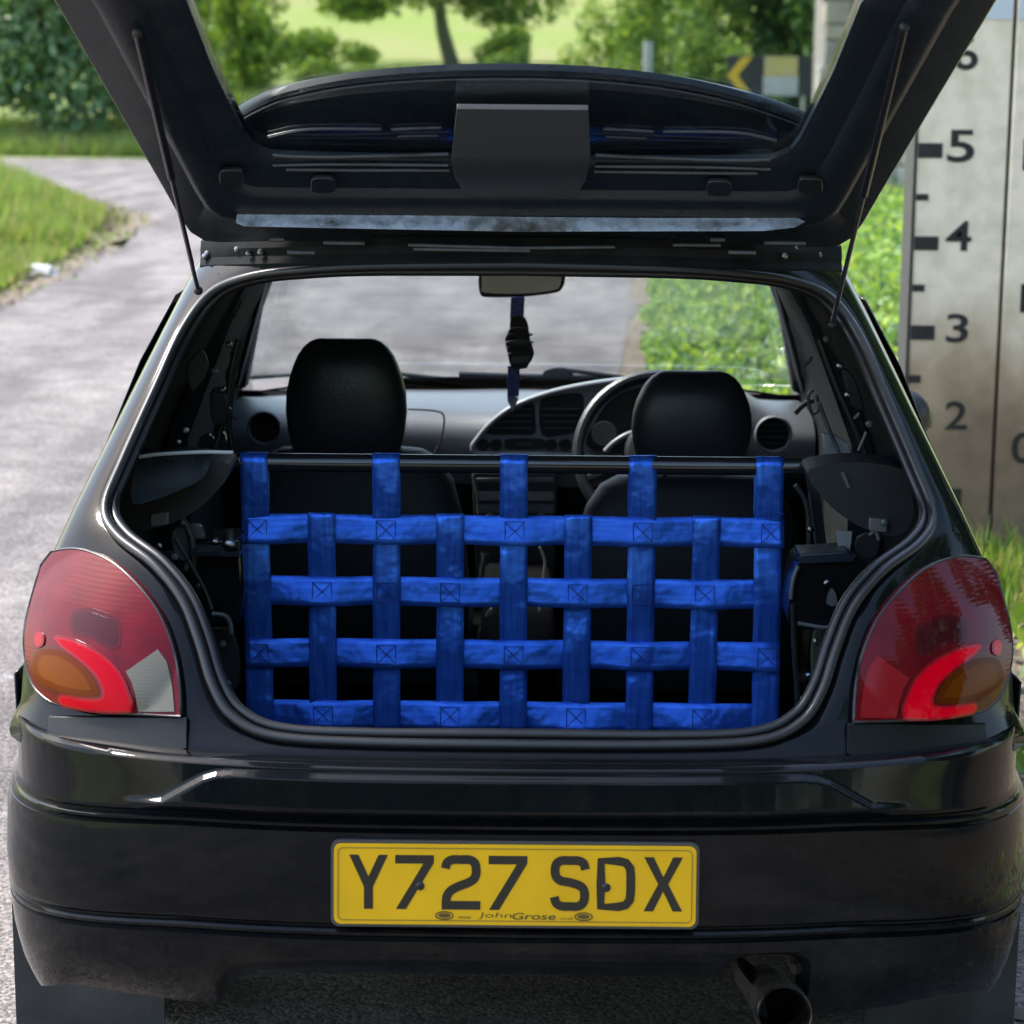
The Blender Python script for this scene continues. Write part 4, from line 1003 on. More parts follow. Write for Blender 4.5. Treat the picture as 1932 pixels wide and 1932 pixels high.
# ------------------------------------------------------------------ front seats
def superellipse_rows(c, prof_, seg=36, p=3.2):
    """Stack of rounded outlines: prof_ = (z, half width, half depth, y offset)."""
    rows_ = []
    for z, hw, hd, yo in prof_:
        r = []
        for k in range(seg):
            a = 2*math.pi*k/seg; ca, sa = math.cos(a), math.sin(a)
            r.append(Vector((c[0]+hw*math.copysign(abs(ca)**(2/p), ca), c[1]+yo+hd*math.copysign(abs(sa)**(2/p), sa), z)))
        rows_.append(r)
    return rows_
def seat(cx, ztop, hx0, hx1, hy0, hy1, lab):
    Y = 1.42
    s = MB()
    pf = [(ztop, .10, .02, .03), (ztop-.006, .15, .035, .03), (ztop-.025, .185, .05, .025), (ztop-.07, .215, .06, .02), (ztop-.16, .24, .07, .0), (ztop-.3, .25, .075, -.0), (ztop-.42, .245, .07, .02), (ztop-.5, .22, .06, .03)]
    s.rings(superellipse_rows((cx, Y), pf), True)
    so_ = s.build('seat', SEATBACK, car, 60); so_['label'] = lab
    c = MB(); c.rings(superellipse_rows((cx, Y+.34), [(.36, .22, .24, 0), (.40, .25, .27, 0), (.48, .25, .27, 0), (.51, .22, .24, 0)]), True); c.build('seat_cushion', LEATHER, so_, 60)
    # headrest: from the outline in view, rounded pad
    a = U(hx0, hy1, Y+.02); b = U(hx1, hy0, Y+.02); hw = (b.x-a.x)/2; hcx = (a.x+b.x)/2; zh = b.z-a.z; z0 = a.z-.012
    h = MB(); pf = []
    for t, wf, df in ((0, .70, .3), (.015, .78, .45), (.05, .86, .68), (.12, .92, .85), (.25, .97, .97), (.4, 1.0, 1.0), (.55, .985, 1.0), (.68, .93, .95), (.78, .86, .86), (.86, .79, .72), (.93, .69, .52), (.975, .58, .30), (.995, .48, .14), (1.0, .40, .05)):
        pf.append((z0+(zh+.012)*t, hw*wf, .055*df, 0))
    h.rings(superellipse_rows((hcx, Y+.02), pf, 40, 2.6), True)
    hr = h.build('headrest', LEATHER, so_, 70)
    for dx in (-.055, .055):
        MB().tube([(hcx+dx, Y+.025, z0+.02), (hcx+dx, Y+.025, ztop-.05)], .006, 8).build('headrest_post', CHROME, so_)
    return so_
seat(-.352, U(700, 846, 1.42).z, 540, 768, 639, 852, 'passenger seat with a tall black leather headrest')
seat(.355, U(1300, 898, 1.42).z, 1190, 1422, 700, 868, 'driver seat with a black leather headrest, set lower')

# ------------------------------------------------------------------ mirror
rm = patch('rear_view_mirror', catmull([(903, 512), (903, 540), (907, 556), (920, 561), (985, 560), (1045, 553), (1060, 545), (1066, 530), (1066, 512)], 3), onY(1.86), .035, PLASTIC, car, cell=0, bev=.004)
patch('mirror_glass', catmull([(909, 515), (909, 540), (914, 552), (985, 554), (1042, 548), (1056, 540), (1060, 515)], 3), onY(1.857), .002, mat('mirror_silver', (.10, .11, .085), .06, metal=1.0), rm, cell=0)
MB().tube([U(985, 520, 1.88), U(985, 490, 1.92)], .012, 8).build('mirror_stem', PLASTIC, rm)

# ------------------------------------------------------------------ bar and its brackets, boot side fittings
YBAR = .74
bl = U(395, 871, YBAR); brr = U(1556, 881, YBAR)
zb = (bl.z+brr.z)/2; XB = .545
bar = MB().tube([(-XB, YBAR, zb), (XB, YBAR, zb)], .0165, 24).build('harness_bar', mat('black_gloss_bar', (.012, .012, .014), .14, coat=.6), car)
for sg, fl in SIDES:
    MB().tube([(sg*(XB+.001), YBAR, zb), (sg*(XB+.03), YBAR, zb)], .021, 16).build('bar_clamp', PLASTIC, bar)
    MB().tube([(sg*(XB+.02), YBAR, zb), (sg*.72, YBAR+.04, zb+.01)], .012, 12).build('bar_end', SATIN, bar)
# shelf supports
sh = catmull([(262, 872), (330, 862), (390, 866), (432, 876), (430, 900), (410, 925), (380, 955), (330, 985), (270, 1000), (240, 975), (236, 930), (248, 895)], 3, True)
for sg, fl in SIDES:
    b_ = patch('shelf_support', sh, fl(onY(.62)), .10, SEATBACK, car, cell=25, bev=.006)
    patch('support_tag', [(283, 970), (318, 966), (318, 990), (284, 994)], fl(onY(.612)), .01, mat('grey_tag', (.10, .105, .11), .4), b_, cell=0, bev=.002)
patch('side_trim_plate', catmull([(262, 860), (330, 854), (400, 852), (395, 872), (385, 900), (340, 925), (285, 945), (250, 950), (250, 900)], 2, True), lambda px, py: U(px, py, .50+.14*(950-py)/100), .006, mat('glossy_grey_trim', (.06, .07, .078), .16, var=.6, vscale=16), car, cell=0)
tubepx('trim_edge', [(262, 862), (300, 857), (380, 853), (440, 854)], .59, .0035, mat('pale_trim_edge', (.4, .41, .42), .35), car, smooth=1)
for x0, x1, y0, y1, Y in ((372, 402, 820, 850, 1.1), (405, 425, 815, 848, 1.1)):
    patch('pillar_trim', catmull([(x0, y1), (x0+3, y0+8), ((x0+x1)/2, y0), (x1, y0+6), (x1, y1)], 2, True), onY(Y), .02, MATS['glossy_grey_trim'], car, cell=0, bev=.002)
# belts and clips
BELT = mat('belt_webbing', (.03, .032, .035), .5)
for pts_, Y, r_, m_ in (([(435, 770), (415, 790), (400, 830), (385, 855)], 1.15, .004, GREYTRIM), ([(443, 690), (436, 745), (432, 800), (438, 850)], 1.2, .006, BELT), ([(425, 760), (440, 785), (450, 790)], 1.18, .004, GREYTRIM),
                       ([(1517, 690), (1527, 680), (1530, 672)], 1.2, .004, GREYTRIM), ([(1534, 735), (1525, 750), (1532, 780), (1545, 770), (1540, 745)], 1.2, .0035, GREYTRIM),
                       ([(1500, 915), (1515, 935), (1524, 965), (1526, 1010), (1526, 1080)], 1.0, .005, GREYTRIM), ([(1527, 930), (1532, 970), (1540, 1035), (1528, 1038)], 1.0, .003, GREYTRIM),
                       ([(1590, 890), (1602, 920)], .62, .004, GREYTRIM), ([(1640, 1010), (1652, 1002), (1658, 1018)], .62, .004, GREYTRIM), ([(1500, 780), (1515, 765), (1535, 755)], 1.6, .006, GREYTRIM),
                       ([(1545, 760), (1560, 800), (1585, 860)], .95, .004, GREYTRIM), ([(1635, 815), (1620, 850)], .75, .003, GREYTRIM), ([(1612, 790), (1622, 780)], .75, .003, GREYTRIM),
                       ([(400, 1158), (425, 1162), (435, 1178), (437, 1195)], .6, .0045, GREYTRIM), ([(330, 1015), (380, 1100), (400, 1150)], .62, .004, RUBBER),
                       ([(1495, 1140), (1500, 1250), (1505, 1340), (1495, 1400)], .62, .005, RUBBER), ([(468, 1130), (475, 1200), (470, 1260)], .9, .003, GREYTRIM)):
    tubepx('side_cable', pts_, Y, r_, m_, car, smooth=1)
patch('seat_belt', [(1520, 900), (1545, 905), (1562, 1050), (1545, 1052)], onY(1.02), .002, BELT, car, cell=0)
patch('belt_guide', catmull([(425, 700), (440, 690), (447, 705), (440, 728), (428, 725)], 2, True), onY(1.2), .02, PLASTIC, car, cell=0, bev=.002)
# right: reel housing, ledge, strap
patch('window_trim', [(1552, 820), (1574, 820), (1600, 836), (1608, 864), (1556, 866)], onY(.98), .02, mat('pale_inner_trim', (.32, .34, .36), .3, var=.4, vscale=30), car, cell=0, bev=.002)
patch('belt_strap', [(1577, 1000), (1608, 1003), (1600, 1066), (1586, 1066)], onY(.66), .004, mat('grey_strap', (.16, .17, .19), .4), car, cell=0)
rh = patch('reel_housing', catmull([(1512, 1060), (1560, 1058), (1640, 1062), (1650, 1180), (1560, 1186), (1492, 1182), (1490, 1130), (1500, 1085)], 3, True), onY(.62), .12, mat('gloss_black_plastic', (.006, .006, .007), .15), car, cell=20, bev=.008)
patch('housing_ledge', [(1508, 1046), (1600, 1040), (1612, 1050), (1612, 1060), (1512, 1064)], onY(.61), .08, SATIN, rh, cell=0, bev=.003)
patch('housing_clip', catmull([(1560, 1140), (1568, 1112), (1576, 1118), (1580, 1142)], 2, True), onY(.612), .01, GREYTRIM, rh, cell=0)
tubepx('housing_rib', [(1505, 1176), (1550, 1184), (1610, 1180)], .61, .004, GREYTRIM, rh)
tubepx('housing_rib', [(1506, 1068), (1496, 1095), (1492, 1130)], .615, .004, GREYTRIM, rh, smooth=1)
# left: lamp housing shelf with bulb holders
lh = patch('lamp_housing', [(362, 1018), (455, 1016), (460, 1110), (450, 1180), (375, 1180), (352, 1100)], onY(.66), .1, mat('gloss_black_plastic', (.006, .006, .007), .15), car, cell=0, bev=.006)
MB().box(U(408, 1042, .645), (.085, .03, .008)).build('housing_ledge', SATIN, lh)
for x_, y_, s_, m_ in ((405, 1022, .009, 'bare_steel'), (432, 1027, .014, 'bare_steel'), (378, 1105, .009, 'bare_steel')):
    bm = bmesh.new(); bmesh.ops.create_uvsphere(bm, u_segments=16, v_segments=10, radius=1); c = U(x_, y_, .64)
    mesh_obj('bulb_holder', [c+Vector((p.co.x*s_, p.co.y*s_*.6, p.co.z*s_*.75)) for p in bm.verts], [[q.index for q in t.verts] for t in bm.faces], MATS[m_], lh); bm.free()

# small fittings on the inner sides: bolts, clips, loom, foam pads
rnd = random.Random(31)
for x_, y_, Y in ((432, 650, 1.1), (440, 668, 1.1), (420, 735, 1.0), (405, 700, .9), (350, 812, .75), (335, 835, .72), (300, 1030, .6), (330, 1050, .62), (345, 985, .66), (420, 1215, .7), (430, 1290, .62), (455, 1345, .6),
                 (1560, 640, .95), (1585, 690, .9), (1600, 745, .85), (1640, 800, .75), (1655, 905, .66), (1615, 950, .66), (1668, 985, .6), (1540, 1210, .66), (1525, 1275, .64), (1560, 1100, .61), (1530, 1000, .9), (1510, 1320, .66)):
    MB().lathe(U(x_, y_, Y), (0, -1, 0), [(0, .007), (.005, .006), (.007, .003)], 10).build('trim_clip', STEEL if rnd.random() < .45 else GREYTRIM, car)
for pts_, Y, r_ in (([(300, 905), (330, 960), (360, 1010), (365, 1080)], .66, .007), ([(1560, 1190), (1548, 1250), (1520, 1330), (1490, 1390)], .66, .007), ([(450, 640), (436, 700), (428, 760), (405, 850)], 1.05, .006), ([(1545, 640), (1575, 720), (1610, 800), (1640, 870)], .95, .006), ([(352, 1100), (392, 1180), (420, 1270), (450, 1330)], .64, .006)):
    tubepx('wiring_loom', pts_, Y, r_, mat('loom_tape', (.02, .021, .022), .45), car, smooth=1)
for pts_, Y, m_ in (([(325, 1000), (372, 990), (385, 1010), (380, 1050), (335, 1055)], .68, GREYTRIM), ([(1618, 1015), (1660, 1010), (1655, 1050), (1622, 1060)], .68, SEATBACK), ([(385, 1200), (440, 1195), (452, 1290), (410, 1300)], .72, SEATBACK), ([(1535, 1195), (1580, 1190), (1562, 1270), (1535, 1300)], .72, mat('green_foam', (.03, .05, .025), .8)), ([(396, 742), (420, 735), (430, 790), (402, 800)], 1.0, SEATBACK), ([(1590, 700), (1612, 712), (1630, 770), (1608, 765)], .88, SEATBACK), ([(352, 690), (380, 660), (392, 700), (362, 740)], .8, SEATBACK)):
    patch('trim_pad', catmull(pts_, 3, True), onY(Y), .015, m_, car, cell=0, bev=.003)

# ------------------------------------------------------------------ tailgate (open), hinged at the roof edge
TH = R(36)
HP = Vector((0, .60, 1.385)); TD = Vector((0, -math.cos(TH), math.sin(TH))); TN = Vector((0, -math.sin(TH), -math.cos(TH)))   # TN faces inwards (down, to the viewer)
def onT(off=0.0):
    o_ = HP+TN*off
    def fn(px, py):
        d = ray(px, py); t = (o_-CAM).dot(TN)/d.dot(TN); return CAM+d*t
    return fn
def T(x, s, off=0.0): return Vector((x, HP.y, HP.z))+TD*s+TN*off
T0 = onT()
def tloc(px, py):
    p = T0(px, py)-HP; return (p.x, p.dot(TD))
# outline from hinge edge to handle edge, window hole: in tailgate coordinates (x, s), left side then mirrored
outL = [tloc(*q) for q in ((979, 452), (700, 452), (480, 456), (420, 458), (385, 456), (358, 440), (338, 412), (305, 353), (205, 180), (100, 0))]
d_ = Vector((outL[-1][0]-outL[-2][0], outL[-1][1]-outL[-2][1])).normalized()
sE = outL[-1][1]
outL += [(outL[-1][0]+d_.x*.06, sE+d_.y*.06), (outL[-1][0]-.005, sE+.17), (outL[-1][0]+.03, sE+.25), (outL[-1][0]+.12, sE+.29), (0, sE+.30)]
holL = [tloc(*q) for q in ((979, 306), (700, 302), (560, 299), (512, 296), (482, 285), (463, 262), (443, 222), (400, 130), (350, 0))]
holL += [(holL[-1][0]-.015, sE+.035), (holL[-1][0]-.005, sE+.06), (holL[-1][0]+.05, sE+.075), (-.25, sE+.08), (0, sE+.08)]
def resamp(p, n):
    L_ = [0]
    for a, b in zip(p, p[1:]): L_.append(L_[-1]+math.hypot(b[0]-a[0], b[1]-a[1]))
    out = []
    for i in range(n):
        t = L_[-1]*i/(n-1)
        for k in range(len(p)-1):
            if t <= L_[k+1]+1e-9:
                u = (t-L_[k])/max(1e-9, L_[k+1]-L_[k]); out.append((p[k][0]+(p[k+1][0]-p[k][0])*u, p[k][1]+(p[k+1][1]-p[k][1])*u)); break
    return out
# match corners: hinge side | corner | arm | end
def parts_(p, cuts, ns):
    out = []
    for (a, b), n in zip(zip(cuts, cuts[1:]), ns): out += resamp(p[a:b+1], n)[:-1]
    return out+[p[-1]]
outL[0] = (0, outL[0][1]); holL[0] = (0, holL[0][1])
oP = parts_(outL, [0, 3, 6, 9, 12, 14], [14, 8, 14, 8, 8]); hP = parts_(holL, [0, 3, 6, 8, 11, 13], [14, 8, 14, 8, 8])
NP = len(oP)
def tg_row(i):
    (ox, os_), (hx, hs) = oP[i], hP[i]
    r = []
    # outer skin edge, rim, inner face (ribbed), window flange
    for t, off in ((0, -.035), (0, -.008), (.012, .0), (.03, .004), (.10, .006), (.32, .010), (.36, .0165), (.40, .018), (.62, .018), (.66, .015), (.70, .006), (.80, .004), (.92, .003), (.96, .0005), (1.0, -.004), (1.0, -.014)):
        r.append(T(ox+(hx-ox)*t, os_+(hs-os_)*t, off))
    return r
rows = [tg_row(i) for i in range(NP)]
rows = rows+[[flipv(p) for p in r] for r in rows[::-1]][1:]
tg = grid_obj('tailgate', rows, SATIN, car, smooth=32, weld=True); tg['label'] = 'raised tailgate with bare black inner frame'
# painted outer skin behind
rows = []
for i in range(NP):
    (ox, os_), (hx, hs) = oP[i], hP[i]
    rows.append([T(ox+(hx-ox)*t, os_+(hs-os_)*t, off) for t, off in ((0, -.036), (.05, -.045), (.3, -.052), (.7, -.05), (1.0, -.03), (1.0, -.0145))])
rows = rows+[[flipv(p) for p in r] for r in rows[::-1]][1:]
grid_obj('outer_skin', rows, PAINT, tg, smooth=40, weld=True)
# window glass
g_ = [T(x*1.0, s, -.016) for x, s in hP]+[flipv(T(x, s, -.016)) for x, s in hP[::-1]][1:-1]
n_ = len(g_); gv = g_+[p-TN*.004 for p in g_]
mesh_obj('rear_window', gv, [tuple(range(n_)), tuple(range(n_, 2*n_))[::-1]]+[(i, (i+1) % n_, (i+1) % n_+n_, i+n_) for i in range(n_)], GLASS, tg, 0)
# spoiler over the top of the window, seen through the glass
arc = catmull([(425, 236), (443, 222), (520, 180), (640, 152), (760, 139), (870, 133), (985, 132), (1100, 136), (1200, 145), (1300, 160), (1400, 184), (1480, 212), (1525, 233), (1545, 246)], 4)
lo_ = [(a[0], 330) for a in arc]
onA = onT(-.07)
rows = []
for i, a in enumerate(arc):
    p1 = onA(a[0], a[1]); p0 = onT(-.03)(a[0], 325)
    r = []
    for t, off in ((0, 0), (.3, .0), (.6, .0), (.78, .002), (.86, .004), (.89, -.001), (.93, -.001), (.965, .003), (1.0, 0), (1.0, -.012), (.9, -.03), (.5, -.05), (0, -.05)):
        r.append(p0+(p1-p0)*t+TN*off)
    rows.append(r)
sp = grid_obj('roof_spoiler', rows, SATIN, tg, smooth=40)
md = sp.modifiers.new('solid', 'SOLIDIFY'); md.thickness = .004
# high-level brake light cover
bl_ = [(862, 206), (1110, 208), (1114, 300), (1106, 340), (1085, 372), (1060, 382), (905, 380), (878, 370), (858, 336), (852, 300)]
def boxfn(px, py):
    return onT(interp(py, [(200, .006), (300, .034), (325, .036), (345, .03), (385, .010)]))(px, py)
bc = patch('brake_light_cover', bl_, boxfn, .010, mat('grey_cover_plastic', (.024, .027, .031), .5, bump=.1, bscale=600), tg, cell=24, back=-TN, bev=.004)
# pressed lines either side of it, their highlights painted as paler ribs
PRESS = mat('rib_highlight', (.045, .05, .056), .25)
for x0, x1, y0, y1, y2, r_, off in ((515, 846, 312, 310, 312, .0028, .004), (540, 848, 320, 321, 321, .0032, .006), (515, 846, 294, 296, 291, .0035, 0), (506, 720, 258, 244, 244, .0028, -.02), (738, 832, 245, 243, 241, .0028, -.02), (750, 826, 258, 257, 256, .002, -.02)):
    for mirr in (0, 1):
        pts_ = [(x0, y0), (x0+(x1-x0)*.35, y1), (x1, y2)]
        p_ = [onT(off)(*q) for q in catmull(pts_, 5)]
        if mirr: p_ = [flipv(q) for q in p_]
        MB().tube(p_, r_, 6).build('pressed_rib', PRESS, tg, 60)
arc2 = [(a[0], a[1]+interp(a[0], [(430, 12), (500, 15), (979, 18), (1470, 15), (1540, 12)])) for a in arc[5:-5]]
MB().tube([onT(-.062)(*q) for q in arc2], .0022, 6).build('lip_highlight', PRESS, tg, 60)  # highlight along the spoiler edge, drawn as a paler tube
# rubber plugs
for x_, y_ in ((437, 336), (610, 351), (1357, 357), (1529, 352)):
    pl = catmull([(x_-24, y_), (x_-20, y_-12), (x_, y_-14), (x_+20, y_-12), (x_+24, y_), (x_+20, y_+12), (x_, y_+14), (x_-20, y_+12)], 3, True)
    patch('rubber_plug', pl, onT(.018+.003), .008, RUBBER, tg, cell=0, back=-TN, bev=.003)
# flange along the hinge edge, sky reflection put into its bright metal colour
patch('hinge_flange', [(447, 402), (458, 399), (700, 404), (979, 409), (1240, 411), (1505, 411), (1520, 418), (1500, 429), (1440, 436), (979, 437), (700, 432), (460, 427), (445, 420)], lambda px, py: U(px, py, .485-.016*(py-400)/40), .012, mat('sky_bright_flange', (.55, .55, .54), .25, metal=.9, var=.35, vscale=50, rvar=.1, bump=.12, bscale=28), tg, cell=25, bev=.004)

# ------------------------------------------------------------------ hinge channel on the roof edge
ch_ = MB()
rows = []
for i in range(41):
    x = -.56+1.12*i/40; zz = 1.376-.026*(abs(x)/.56)**3
    yb = Sy(x, zz)
    rows.append([Vector((x, yb-.020, zz-.020)), Vector((x, yb-.024, zz-.006)), Vector((x, yb-.012, zz+.006)), Vector((x, yb-.014, zz+.020)), Vector((x, yb-.005, zz+.034)), Vector((x, yb+.08, zz+.046))])
grid_obj('hinge_channel', rows, DARKCLOTH, car, smooth=30)
for sg, xs_ in ((-1, 568), (1, 1400)):
    hb = patch('hinge', [(xs_-30, 449), (xs_+30, 450), (xs_+32, 476), (xs_-28, 475)], onS(.02), .015, SATIN, car, cell=0, bev=.003)
    tubepx('hinge_pin', [(xs_-26, 476), (xs_+26, 477)], .52, .0035, GREYTRIM, hb)
    tubepx('hinge_bolt', [(xs_-60, 452), (xs_-32, 452)], .53, .004, GREYTRIM, hb)
    tubepx('hinge_bolt', [(xs_+42, 458), (xs_+120, 459)], .53, .0035, GREYTRIM, hb)
for pts_ in ([(770, 462), (980, 468), (1160, 466)], [(780, 470), (1000, 473)], [(1270, 462), (1360, 463)]):
    tubepx('channel_wire', pts_, .53, .003, GREYTRIM, car)
for x_, y_ in ((470, 478), (492, 476), (448, 470), (1480, 483), (1500, 468), (1545, 480), (392, 478), (387, 484)):
    MB().lathe(onS(.03)(x_, y_), (0, -1, 0), [(0, .006), (.008, .005), (.01, .002)], 10).build('channel_bolt', STEEL, car)

# ------------------------------------------------------------------ gas struts
for a, m_, b in ((tloc(262, 30), tloc(323, 356), U(374, 548, .60)), (tloc(1704, 18), tloc(1622, 425), U(1570, 612, .62))):
    A = T(a[0], a[1], .03); B = b; mid = A+(B-A)*.52
    gs = MB().tube([A, mid], .0065, 14).build('gas_strut', mat('strut_black', (.012, .013, .016), .22), car)
    MB().tube([mid, B], .004, 10).build('strut_rod', mat('strut_rod_steel', (.12, .12, .13), .25, metal=.8), gs)
    bm = bmesh.new(); bmesh.ops.create_uvsphere(bm, u_segments=12, v_segments=8, radius=.008)
    for c in (A, B): mesh_obj('strut_joint', [c+p.co for p in bm.verts], [[q.index for q in t.verts] for t in bm.faces], PLASTIC, gs)
    bm.free()

# ================================================================== BLUE WEBBING NET
net = thing('webbing_net', 'royal blue webbing net hanging from the bar in the boot', 'cargo net', (0, YBAR, .5))
def web_mat(name, horizontal):
    m = mat(name, (.012, .075, .42), .27, metal=.62, coat=0, spec=.6)
    n = m.node_tree.nodes; L = m.node_tree.links; b = n['Principled BSDF']
    tc = n.new('ShaderNodeTexCoord')
    mp = n.new('ShaderNodeMapping'); mp.inputs['Scale'].default_value = (1, 1, 10) if horizontal else (10, 1, 1)
    nz = n.new('ShaderNodeTexNoise'); nz.inputs['Scale'].default_value = 14; nz.inputs['Detail'].default_value = 5
    L.new(tc.outputs['Object'], mp.inputs[0]); L.new(mp.outputs[0], nz.inputs['Vector'])
    r = n.new('ShaderNodeValToRGB'); r.color_ramp.elements[0].position = .25; r.color_ramp.elements[1].position = .75
    r.color_ramp.elements[0].color = (.022, .095, .55, 1); r.color_ramp.elements[1].color = (.055, .20, .86, 1)
    L.new(nz.outputs['Fac'], r.inputs[0]); L.new(r.outputs[0], b.inputs['Base Color'])
    b.inputs['Specular Tint'].default_value = (.25, .5, 1, 1)
    wv = n.new('ShaderNodeTexWave'); wv.inputs['Scale'].default_value = 260; wv.bands_direction = 'Z' if horizontal else 'X'; wv.inputs['Distortion'].default_value = .6
    L.new(tc.outputs['Object'], wv.inputs['Vector'])
    bp = n.new('ShaderNodeBump'); bp.inputs['Strength'].default_value = .25; bp.inputs['Distance'].default_value = .0006
    ad = n.new('ShaderNodeMath'); ad.operation = 'MULTIPLY_ADD'; ad.inputs[1].default_value = 2.0
    L.new(nz.outputs['Fac'], ad.inputs[0]); L.new(wv.outputs['Fac'], ad.inputs[2]); L.new(ad.outputs[0], bp.inputs['Height'])
    n3 = n.new('ShaderNodeTexNoise'); n3.inputs['Scale'].default_value = 22; n3.inputs['Detail'].default_value = 2
    L.new(tc.outputs['Object'], n3.inputs['Vector'])
    b3 = n.new('ShaderNodeBump'); b3.inputs['Strength'].default_value = .8; b3.inputs['Distance'].default_value = .008
    L.new(n3.outputs['Fac'], b3.inputs['Height']); L.new(bp.outputs[0], b3.inputs['Normal']); L.new(b3.outputs[0], b.inputs['Normal'])
    return m
WEBH, WEBV = web_mat('blue_webbing_warp', True), web_mat('blue_webbing_weft', False)
YN = .735
colx = [489, 609, 729, 849, 969, 1088, 1208, 1327, 1447]; topx = {0: 480, 2: 729, 4: 970, 6: 1213, 8: 1452}
rowy = [1001, 1118, 1235, 1351]
XC = [U(x, 1235, YN).x for x in colx]; ZR = [U(969, y, YN).z for y in rowy]; HWB = .0248
XT = {i: U(x, 880, YN).x for i, x in topx.items()}
def over(i, j): return (i+j) % 2 == 1          # True: the upright lies in front
rnd = random.Random(21)
def wave(z, knots):                            # smooth through (position, offset)
    for (a, b), (c, d) in zip(knots, knots[1:]):
        if (a-z)*(c-z) <= 0:
            t = (z-a)/(c-a) if c != a else 0; t = t*t*(3-2*t); return b+(d-b)*t
    return knots[0][1] if abs(z-knots[0][0]) < abs(z-knots[-1][0]) else knots[-1][1]
A_ = .0042
for i, x in enumerate(XC):
    kn = [(ZR[j], -A_ if over(i, j) else A_) for j in range(4)]
    sd = rnd.uniform(0, 50); rows = []
    zt = ZR[0]+.03 if i % 2 else zb
    N = 46
    path = []
    for k in range(N+1):
        z = ZR[3]-.027+(zt-ZR[3]+.027)*k/N
        w_ = wave(z, kn) if z < ZR[0] else (kn[0][1]+(0-kn[0][1])*sstep(ZR[0], ZR[0]+.05, z))
        xx = x if i % 2 else x+(XT[i]-x)*sstep(ZR[3], zt, z)
        yy = YN+w_
        if i % 2 == 0: yy = YN+w_+((YBAR-.0172)-YN)*sstep(ZR[0], zt, z)
        path.append((xx, yy, z))
    if i % 2 == 0:
        for a in range(15, 181, 15): path.append((XT[i], YBAR-.0176*math.cos(R(a)), zb+.0176*math.sin(R(a))))
        for k in range(1, 9):
            t = k/8; path.append((XT[i], YBAR+.0176-.012*t, zb-(zb-ZR[0]-.03)*t))
    for k, (xx, yy, z) in enumerate(path):
        tw = .006*noise.noise(Vector((sd, z*11, 0))); bw = .0018*noise.noise(Vector((sd, z*14, 5))); ed = .0006*noise.noise(Vector((sd, z*20, 9)))
        rows.append([Vector((xx+u*HWB+ed, yy+tw*u+bw+.0008*(u*u), z)) for u in (-1, -.6, -.2, .2, .6, 1)])
    o = grid_obj('upright_strap', rows, WEBV, net, smooth=60); md = o.modifiers.new('s', 'SOLIDIFY'); md.thickness = .0013; md.offset = 0
    if i % 2 == 0:
        zz0 = ZR[0]+.036; pts_ = [(XT[i]*.3+x*.7-HWB*.9+HWB*1.8*k/14, YN-.0035, zz0+(.006 if k % 2 else -.002)) for k in range(15)]
        MB().tube(pts_, .0007, 5).build('zigzag_stitch', mat('stitch_blue', (.03, .13, .5), .5), o)
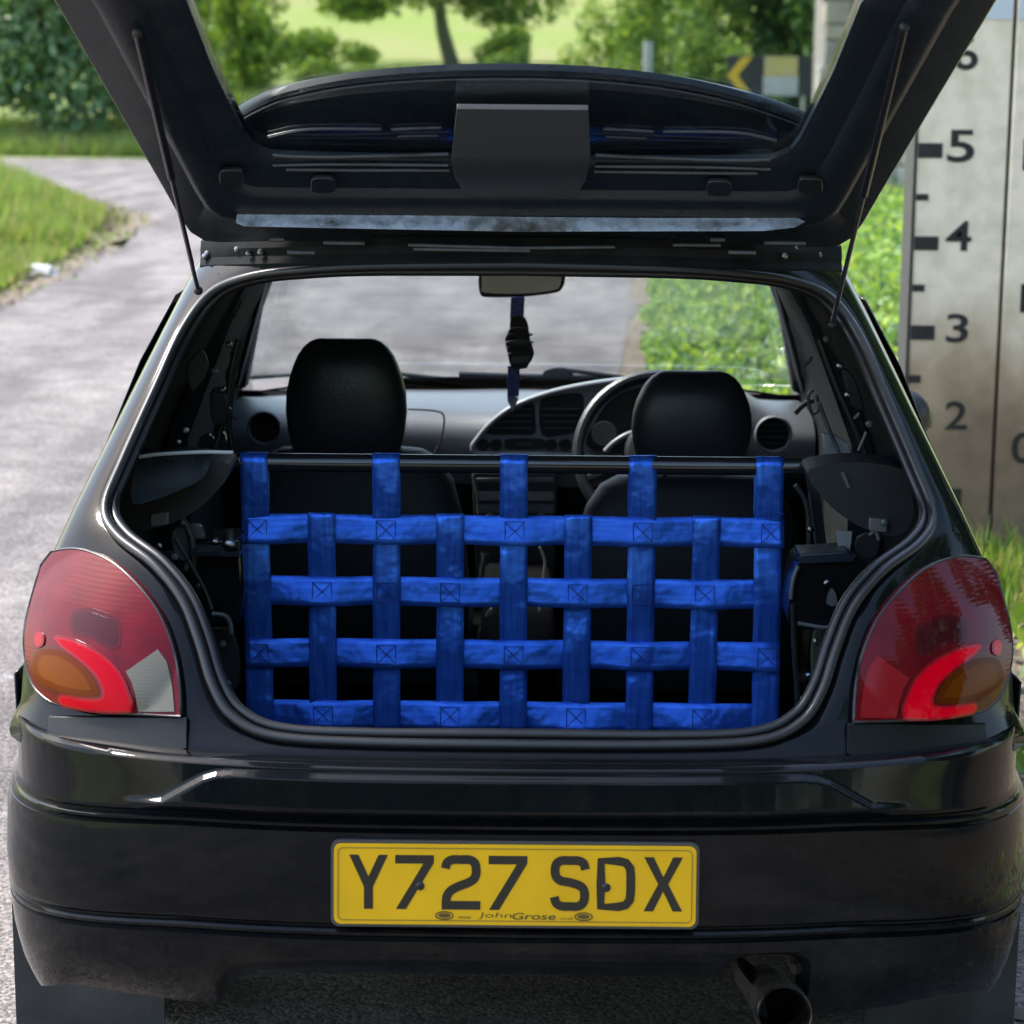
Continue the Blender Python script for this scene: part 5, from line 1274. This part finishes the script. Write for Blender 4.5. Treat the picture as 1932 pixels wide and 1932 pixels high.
for j, z in enumerate(ZR):
    x0, x1 = XC[0]-HWB*.95, XC[8]+HWB*.95
    if j in (1, 3): x0, x1 = XC[0]+HWB*.2, XC[8]-HWB*.2
    kn = [(XC[i], A_ if over(i, j) else -A_) for i in range(9)]
    sd = rnd.uniform(0, 50); rows = []
    N = 110
    for k in range(N+1):
        x = x0+(x1-x0)*k/N; y = YN+wave(x, kn)
        sag = .0007*noise.noise(Vector((x*7, sd, 0)))
        tw = .005*noise.noise(Vector((sd, x*10, 3)))-.005; tw *= .5-.5*max(-1, min(1, (y-YN)/A_)); bw = .0024*noise.noise(Vector((sd, x*16, 7)))
        rows.append([Vector((x, y-tw*u+bw+.0008*u*u, z+sag+u*HWB*1.07)) for u in (-1, -.6, -.2, .2, .6, 1)])
    o = grid_obj('cross_strap', rows, WEBH, net, smooth=60); md = o.modifiers.new('s', 'SOLIDIFY'); md.thickness = .0013; md.offset = 0
    for i in range(9):
        if over(i, j) and not (i in (2, 6) and j == 1): continue
        h = .017; c = Vector((XC[i], YN-.0072+(.0002 if not over(i, j) else 0), z))
        q = [c+Vector((a*h, 0, b*h)) for a, b in ((-1, -1), (1, -1), (1, 1), (-1, 1), (-1, -1), (1, 1), (1, .98), (1, -1), (-1, 1))]
        MB().tube([q[0], q[1], q[2], q[3], q[4]], .0008, 4).tube([q[0], q[2]], .0008, 4).tube([q[1], q[3]], .0008, 4).build('box_stitch', mat('stitch_dark', (.010, .035, .19), .55), o)
for sg in (-1, 1):
    MB().tube([(sg*(abs(XC[0])+.0), YN, ZR[3]-.03), (sg*(abs(XC[0])+.01), YN+.02, ZR[3]-.06)], .008, 8).build('floor_hook', PLASTIC, net)

# ================================================================== LANYARD ON THE MIRROR
ly = thing('mirror_lanyard', 'blue and black lanyard with tags hanging from the rear-view mirror', 'lanyard', U(969, 775, 1.85))
LB = mat('lanyard_blue', (.015, .035, .22), .4, col2=(.08, .10, .3), vscale=90); LK = mat('lanyard_black', (.008, .008, .009), .5)
YL = 1.845
def lp(name, pts_, m_, dy=0, th=.004): return patch(name, pts_, onY(YL+dy), th, m_, ly, cell=0, bev=.0008)
lp('blue_strap', [(964, 560), (990, 560), (988, 600), (962, 602)], LB)
lp('black_tassel', catmull([(964, 598), (986, 596), (996, 612), (1000, 640), (1008, 668), (996, 690), (992, 695), (966, 695), (958, 668), (953, 640), (962, 620)], 2, True), LK, -.004, .02)
for y_, x0_, x1_ in ((622, 960, 996), (632, 955, 1006), (646, 953, 1008), (656, 956, 1004), (668, 958, 1000)):
    lp('bead', catmull([(x0_, y_), ((x0_+x1_)/2, y_-5), (x1_, y_), ((x0_+x1_)/2, y_+5)], 3, True), LK if y_ != 646 else GREYTRIM, -.01, .03)
lp('clip', [(966, 674), (1000, 672), (1000, 684), (966, 686)], GREYTRIM, -.012)
lp('blue_strap', [(958, 690), (981, 690), (979, 748), (957, 750)], LB, -.002)
lp('metal_clip', catmull([(957, 750), (978, 750), (972, 766), (966, 778), (962, 766)], 2, True), STEEL, -.002)
